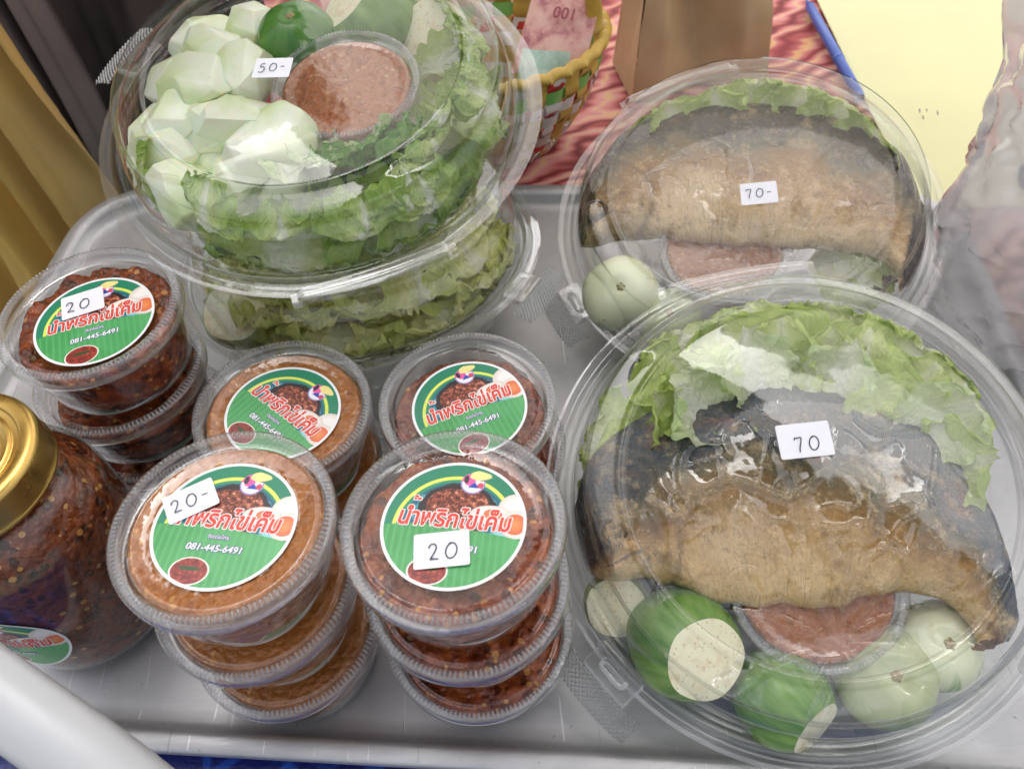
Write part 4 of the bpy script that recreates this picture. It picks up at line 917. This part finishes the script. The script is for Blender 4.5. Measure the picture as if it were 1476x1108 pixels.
# ---------------------------------------------------------------- basket, banknotes
def basket():
    c = Vector((.004, .632, -.004)); r = empty('woven_basket', Matrix.Translation(c)); tag(r, 'yellow white and green woven strip basket holding banknotes', 'basket')
    Y = simple('yellow_strip', (.62, .40, .07), .4, var=.2, vs=60); Wt = simple('white_strip', (.72, .70, .66), .4)
    Gr = simple('green_strip', (.20, .50, .12), .4); m = M('red_printed_strip'); Rp = m.end(m.bsdf(m.mix(m.ramp(m.noise(m.co(), 90, 1), [(.5, 0.), (.52, 1.)]), (.74, .70, .66), (.55, .03, .03)), .4))
    H = .100; NS = 34; NB = 8
    def rad(z): t = z / H; return .046 + .036 * t + .008 * math.sin(t * PI)
    hb = H / NB; w = .0046
    for b in range(NB):
        z0 = (b + .5) * hb
        def f(u, v):
            a = u * 2 * PI; s = math.sin(a * NS / 2 + b * PI); z = z0 + (v - .5) * hb * .92; q = rad(z) + .0016 * s; return (q * 1.18 * math.cos(a), q * math.sin(a), z)
        link('weft_strip', grid('weft_strip', f, NS * 6, 2, wrap=True), r, [[Wt, Wt, Wt, Y, Wt, Rp, Gr, Y][b]])
    for s in range(NS):
        a = (s + .5) * 2 * PI / NS
        def f(u, v):
            z = .001 + (H - .001) * v; ph_ = -math.cos(z / hb * PI - PI / 2 + (s % 2) * PI); q = rad(z) + .0016 * ph_ ; aa = a + (u - .5) * .92 * 2 * PI / NS; return (q * 1.18 * math.cos(aa), q * math.sin(aa), z)
        link('stake_strip', grid('stake_strip', f, 2, 34), r, [Y if s % 2 else [Y, Rp, Wt][s % 3]])
    for k in range(NS):
        a = k * 2 * PI / NS; q = rad(H) + .001; n2 = 2 * PI / NS
        p = [(q * 1.18 * math.cos(a + n2 * t), q * math.sin(a + n2 * t), H + .003 * math.sin(t * PI)) for t in (0, .25, .5, .75, .97)]
        link('rim_wrap', joinparts('rim_wrap', [tube(p, .0052, 8, .8)]), r, [Y])
    hp = [(.084 * math.cos(t) * 1.05 + .0, -.012 , H + .0 + .12 * math.sin(t)) for t in [PI * k / 24 for k in range(25)]]
    hd = joinparts('handle', [tube(hp, .0065, 8, .5, up=Vector((0, 1, 0)))]); link('handle', hd, r, [Y])
    link('basket_base', lathe('basket_base', [(.046, .002), (.03, .0015), (.0002, .0015)], 40, lambda a_, z, a, i: (a_ * (1 + .16 * abs(math.cos(a))), z)), r, [Wt])
    return r, c
BK, bc = basket()
def note(name, px, py, y, rotz, tilt, size, mat, label, txt=None, curl=.004):
    p = aty(px, py, y); o = empty(name, Matrix.Translation(p) @ Matrix.Rotation(rotz, 4, 'Z') @ Matrix.Rotation(tilt, 4, 'X')); tag(o, label, 'banknote')
    link('paper', grid('paper', lambda u, v: ((u - .5) * size[0], (v - .5) * size[1], curl * math.sin(u * 5) * math.cos(v * 2)), 30, 16), o, [mat])
    if txt:
        t = text_mesh(txt, .0135, bold=.0002); me = joinparts('numerals', [t], False); link('numerals', me, o, [simple('crimson_print', (.33, .06, .09), .6)], Matrix.Translation((.004, .020, .0052)) @ Matrix.Rotation(PI, 4, 'Z'))
    return o
m = M('pink_banknote'); uv = m.co('UV'); v = m.co(); c = m.ramp(m.noise(v, 60, 4, .7), [(.35, (.38, .12, .15)), (.5, (.66, .34, .30)), (.65, (.72, .46, .40))]); c = m.mix(m.ramp(m.noise(v, 25, 2), [(.5, 0.), (.6, .6)]), c, (.75, .48, .38)); PINKN = m.end(m.bsdf(c, .7))
m = M('green_banknote'); v = m.co(); c = m.ramp(m.noise(v, 60, 4, .7), [(.35, (.30, .45, .38)), (.6, (.50, .66, .56))]); GRN = m.end(m.bsdf(c, .7))
note('banknote', 802, 50, .615, -.45, .62, (.058, .075), PINKN, 'pink hundred note with its 100 upside down standing in the basket', '100')
note('banknote', 560, 20, .650, .3, .6, (.10, .07), PINKN, 'pink note at the left side of the basket behind the salad lid')
note('banknote', 783, 100, .590, -.35, .7, (.040, .030), GRN, 'pale green banknote tucked at the front of the basket')

# ---------------------------------------------------------------- kraft paper bag
def kraft():
    a, b = at(912, 150, -.003), at(1106, 120, -.003); ex = (b - a).normalized(); ey = Vector((-ex.y, ex.x, 0)); Wd = (b - a).length; D = .075; H = .24
    r = empty('paper_bag', Matrix.Translation(a.lerp(b, .5))); tag(r, 'folded brown kraft paper bag standing behind the rear fish container', 'paper bag')
    K = simple('kraft_paper', (.58, .41, .23), .75, var=.18, vs=18, bump=.25, bs=300)
    def wall(name, f): 
        me = grid(name, f, 24, 24); 
        for v_ in me.vertices: v_.co -= r.location
        link(name, me, r, [K])
    def P(u, d, z): return a + ex * u * Wd + ey * d + Vector((0, 0, z))
    nz = lambda u, v, s: .009 * noise.noise(Vector((u * 2.5, v * 4, s))) + .003 * noise.noise(Vector((u * 7, v * 9, s)))
    wall('front_panel', lambda u, v: P(.5 + (u - .5) * (1 - .30 * v), .004 + .020 * v + .060 * min(1, .25 + v * 2.2) * max(0, 1 - abs(u - .50) * 3.4) + nz(u, v, 1), H * v * .98))
    wall('back_panel', lambda u, v: P(.5 + (u - .5) * (1 - .30 * v), D - .012 * v + nz(u, v, 2), H * v))
    for s in (0, 1): wall('gusset', lambda u, v: P(.5 + (s - .5) * (1 - .30 * v) + (.5 - s) * .45 * (1 - abs(2 * u - 1)) * v, .004 + .028 * v + (D - .004 - .04 * v) * u, H * v * (.985)))
    return r
kraft()
# ---------------------------------------------------------------- pen
a, b = at(1163, 2, .003), at(1240, 142, .003); d = (b - a).normalized(); a2 = a + d * .0
PEN = simple('blue_pen_plastic', (.04, .11, .48), .3); r = empty('ballpoint_pen', Matrix.Translation(a)); tag(r, 'blue pen lying along the edge of the yellow sheet', 'pen')
def addp(name, pts, rad, mat):
    me = joinparts(name, [tube([(a2 + d * t) - r.location for t in pts], rad, 14)]); link(name, me, r, [mat])
L_ = (b - a).length
addp('barrel', [.010, .012, L_ * .5, L_ * .97, L_], [.0035, .0048, .0050, .0050, .0040], PEN)
addp('tip', [-.004, .000, .009], [.0005, .0014, .0034], PEN)
addp('cap_ring', [L_ * .62, L_ * .621, L_ * .635, L_ * .636], [.0050, .0056, .0056, .0050], simple('pen_ring', (.09, .2, .6), .3))
# ---------------------------------------------------------------- frosted plastic bag
def pbag():
    c = Vector((.404, .368, -.002)); r = empty('plastic_bag', Matrix.Translation(c)); tag(r, 'crumpled frosted white plastic bag of food at the right edge', 'plastic bag')
    BM = clear_mat('frosted_bag_plastic', tint=(.92, .92, .94), rough=.16, gain=1.8, edge=(.88, .88, .9), bumps=.08, bscale=30, frost=.60, body=(.97, .97, .98))
    rd = random.Random(5); NU, NV = 110, 70; pk = aty(1412, 18, .50) - c
    def f(i, j):
        u = i / NU; t = j / NV; a = u * 2 * PI
        R0 = .090 + .020 * math.sin(t * PI * .9) - .006 * max(0, t - .5)
        q = Vector((math.cos(a) * 1.5, math.sin(a) * 1.5, t * 2.2)); cell = noise.voronoi(q * 1.3)[0]
        R0 *= 1 + .10 * noise.noise(q) + .16 * (cell[1] - cell[0] - .35) + .05 * (1 - abs(noise.noise(q * 1.9 + Vector((3, 3, 3)))) * 2) ** 3 - .06 * max(0, 1 - abs(noise.noise(q * 3.1)) * 3) ** 2
        x = R0 * math.cos(a) * 1.05; y = R0 * math.sin(a) * .9; z = .205 * t
        if t > .55:
            k = ((t - .55) / .45) ** 1.3; ang = abs(((a - PI * .80 + PI) % (2 * PI)) - PI); e = math.exp(-(ang / .42) ** 2); e2 = math.exp(-(ang / 1.2) ** 2)
            z += k * ((pk.z - .205) * e + .02 * e2); x += k * .75 * (pk.x - x) * e; y += k * .75 * (pk.y - y) * e
        return (x, y, z)
    vs = [f(i, j) for j in range(NV + 1) for i in range(NU)]; fs = [(j * NU + i, j * NU + (i + 1) % NU, (j + 1) * NU + (i + 1) % NU, (j + 1) * NU + i) for j in range(NV) for i in range(NU)]
    o = link('bag_film', mesh('bag_film', vs, fs), r, [BM])
    return c
c = pbag()
def lump(px, py, z, s, col, label, cat, sh=(1, 1, 1)):
    p = c + Vector((px, py, z)); bm = bmesh.new(); bmesh.ops.create_icosphere(bm, subdivisions=4, radius=s)
    for v_ in bm.verts: v_.co *= 1 + .18 * noise.noise(v_.co / s * 1.3 + Vector((px, 0, 0))); v_.co.x *= sh[0]; v_.co.y *= sh[1]; v_.co.z *= sh[2]
    me = bpy.data.meshes.new('wrapped_packet'); bm.to_mesh(me); bm.free(); me.shade_smooth()
    o = link('wrapped_packet', me, None, [simple('packet_' + cat, col, .4, var=.3, vs=40)]); o.location = p; tag(o, label, 'packet')
lump(-.025, .035, .095, .026, (.03, .04, .12), 'dark blue packet showing through the frosted bag', 'blue', (1.3, .8, .8))
lump(.012, .03, .118, .013, (.6, .16, .08), 'small orange red packet showing through the frosted bag', 'red')
lump(-.005, -.02, .045, .038, (.32, .45, .36), 'pale green packet low inside the frosted bag', 'green', (1.1, .8, .8))
# ---------------------------------------------------------------- white plastic chair arm, box
def arm():
    P0, P1, P2, P3 = at(-160, 888, .12), at(-4, 1000, .115), at(150, 1112, .105), at(300, 1235, .09)
    path = spl([tuple(p) for p in (P0, P1, P2, P3)], 14); vs = []; fs = []; n = len(path); K = 28
    for i, p in enumerate(path):
        t = (path[min(n - 1, i + 1)] - path[max(0, i - 1)]).normalized(); s = t.cross(Vector((0, 0, 1))).normalized(); u = s.cross(t)
        for k in range(K):
            a = 2 * PI * k / K; ca, sa = math.cos(a), math.sin(a); x = .0155 * math.copysign(abs(ca) ** .6, ca); y = .011 * math.copysign(abs(sa) ** .8, sa) + (.0015 if -.3 < ca < .25 and sa > 0 else 0)
            vs.append(p + s * x + u * y)
    for i in range(n - 1):
        for k in range(K): fs.append((i * K + k, i * K + (k + 1) % K, (i + 1) * K + (k + 1) % K, (i + 1) * K + k))
    o = link('chair_arm', mesh('chair_arm', vs, fs), None, [simple('white_chair_plastic', (.46, .47, .485), .35, var=.06, vs=12)]); tag(o, 'blurred white plastic chair arm crossing the lower left corner', 'chair arm')
arm()
p = at(45, 1100, -.35)
bx = link('cardboard_box', bevel(joinparts('box', [boxvf(p.x - .02, p.y - .16, -.55, .30, .30, .40, Matrix.Rotation(.5, 3, 'Z'))], False), .004), None, [simple('cardboard', (.50, .33, .18), .8, var=.15, vs=9)])
tag(bx, 'tan cardboard box on the ground left of the table', 'box')
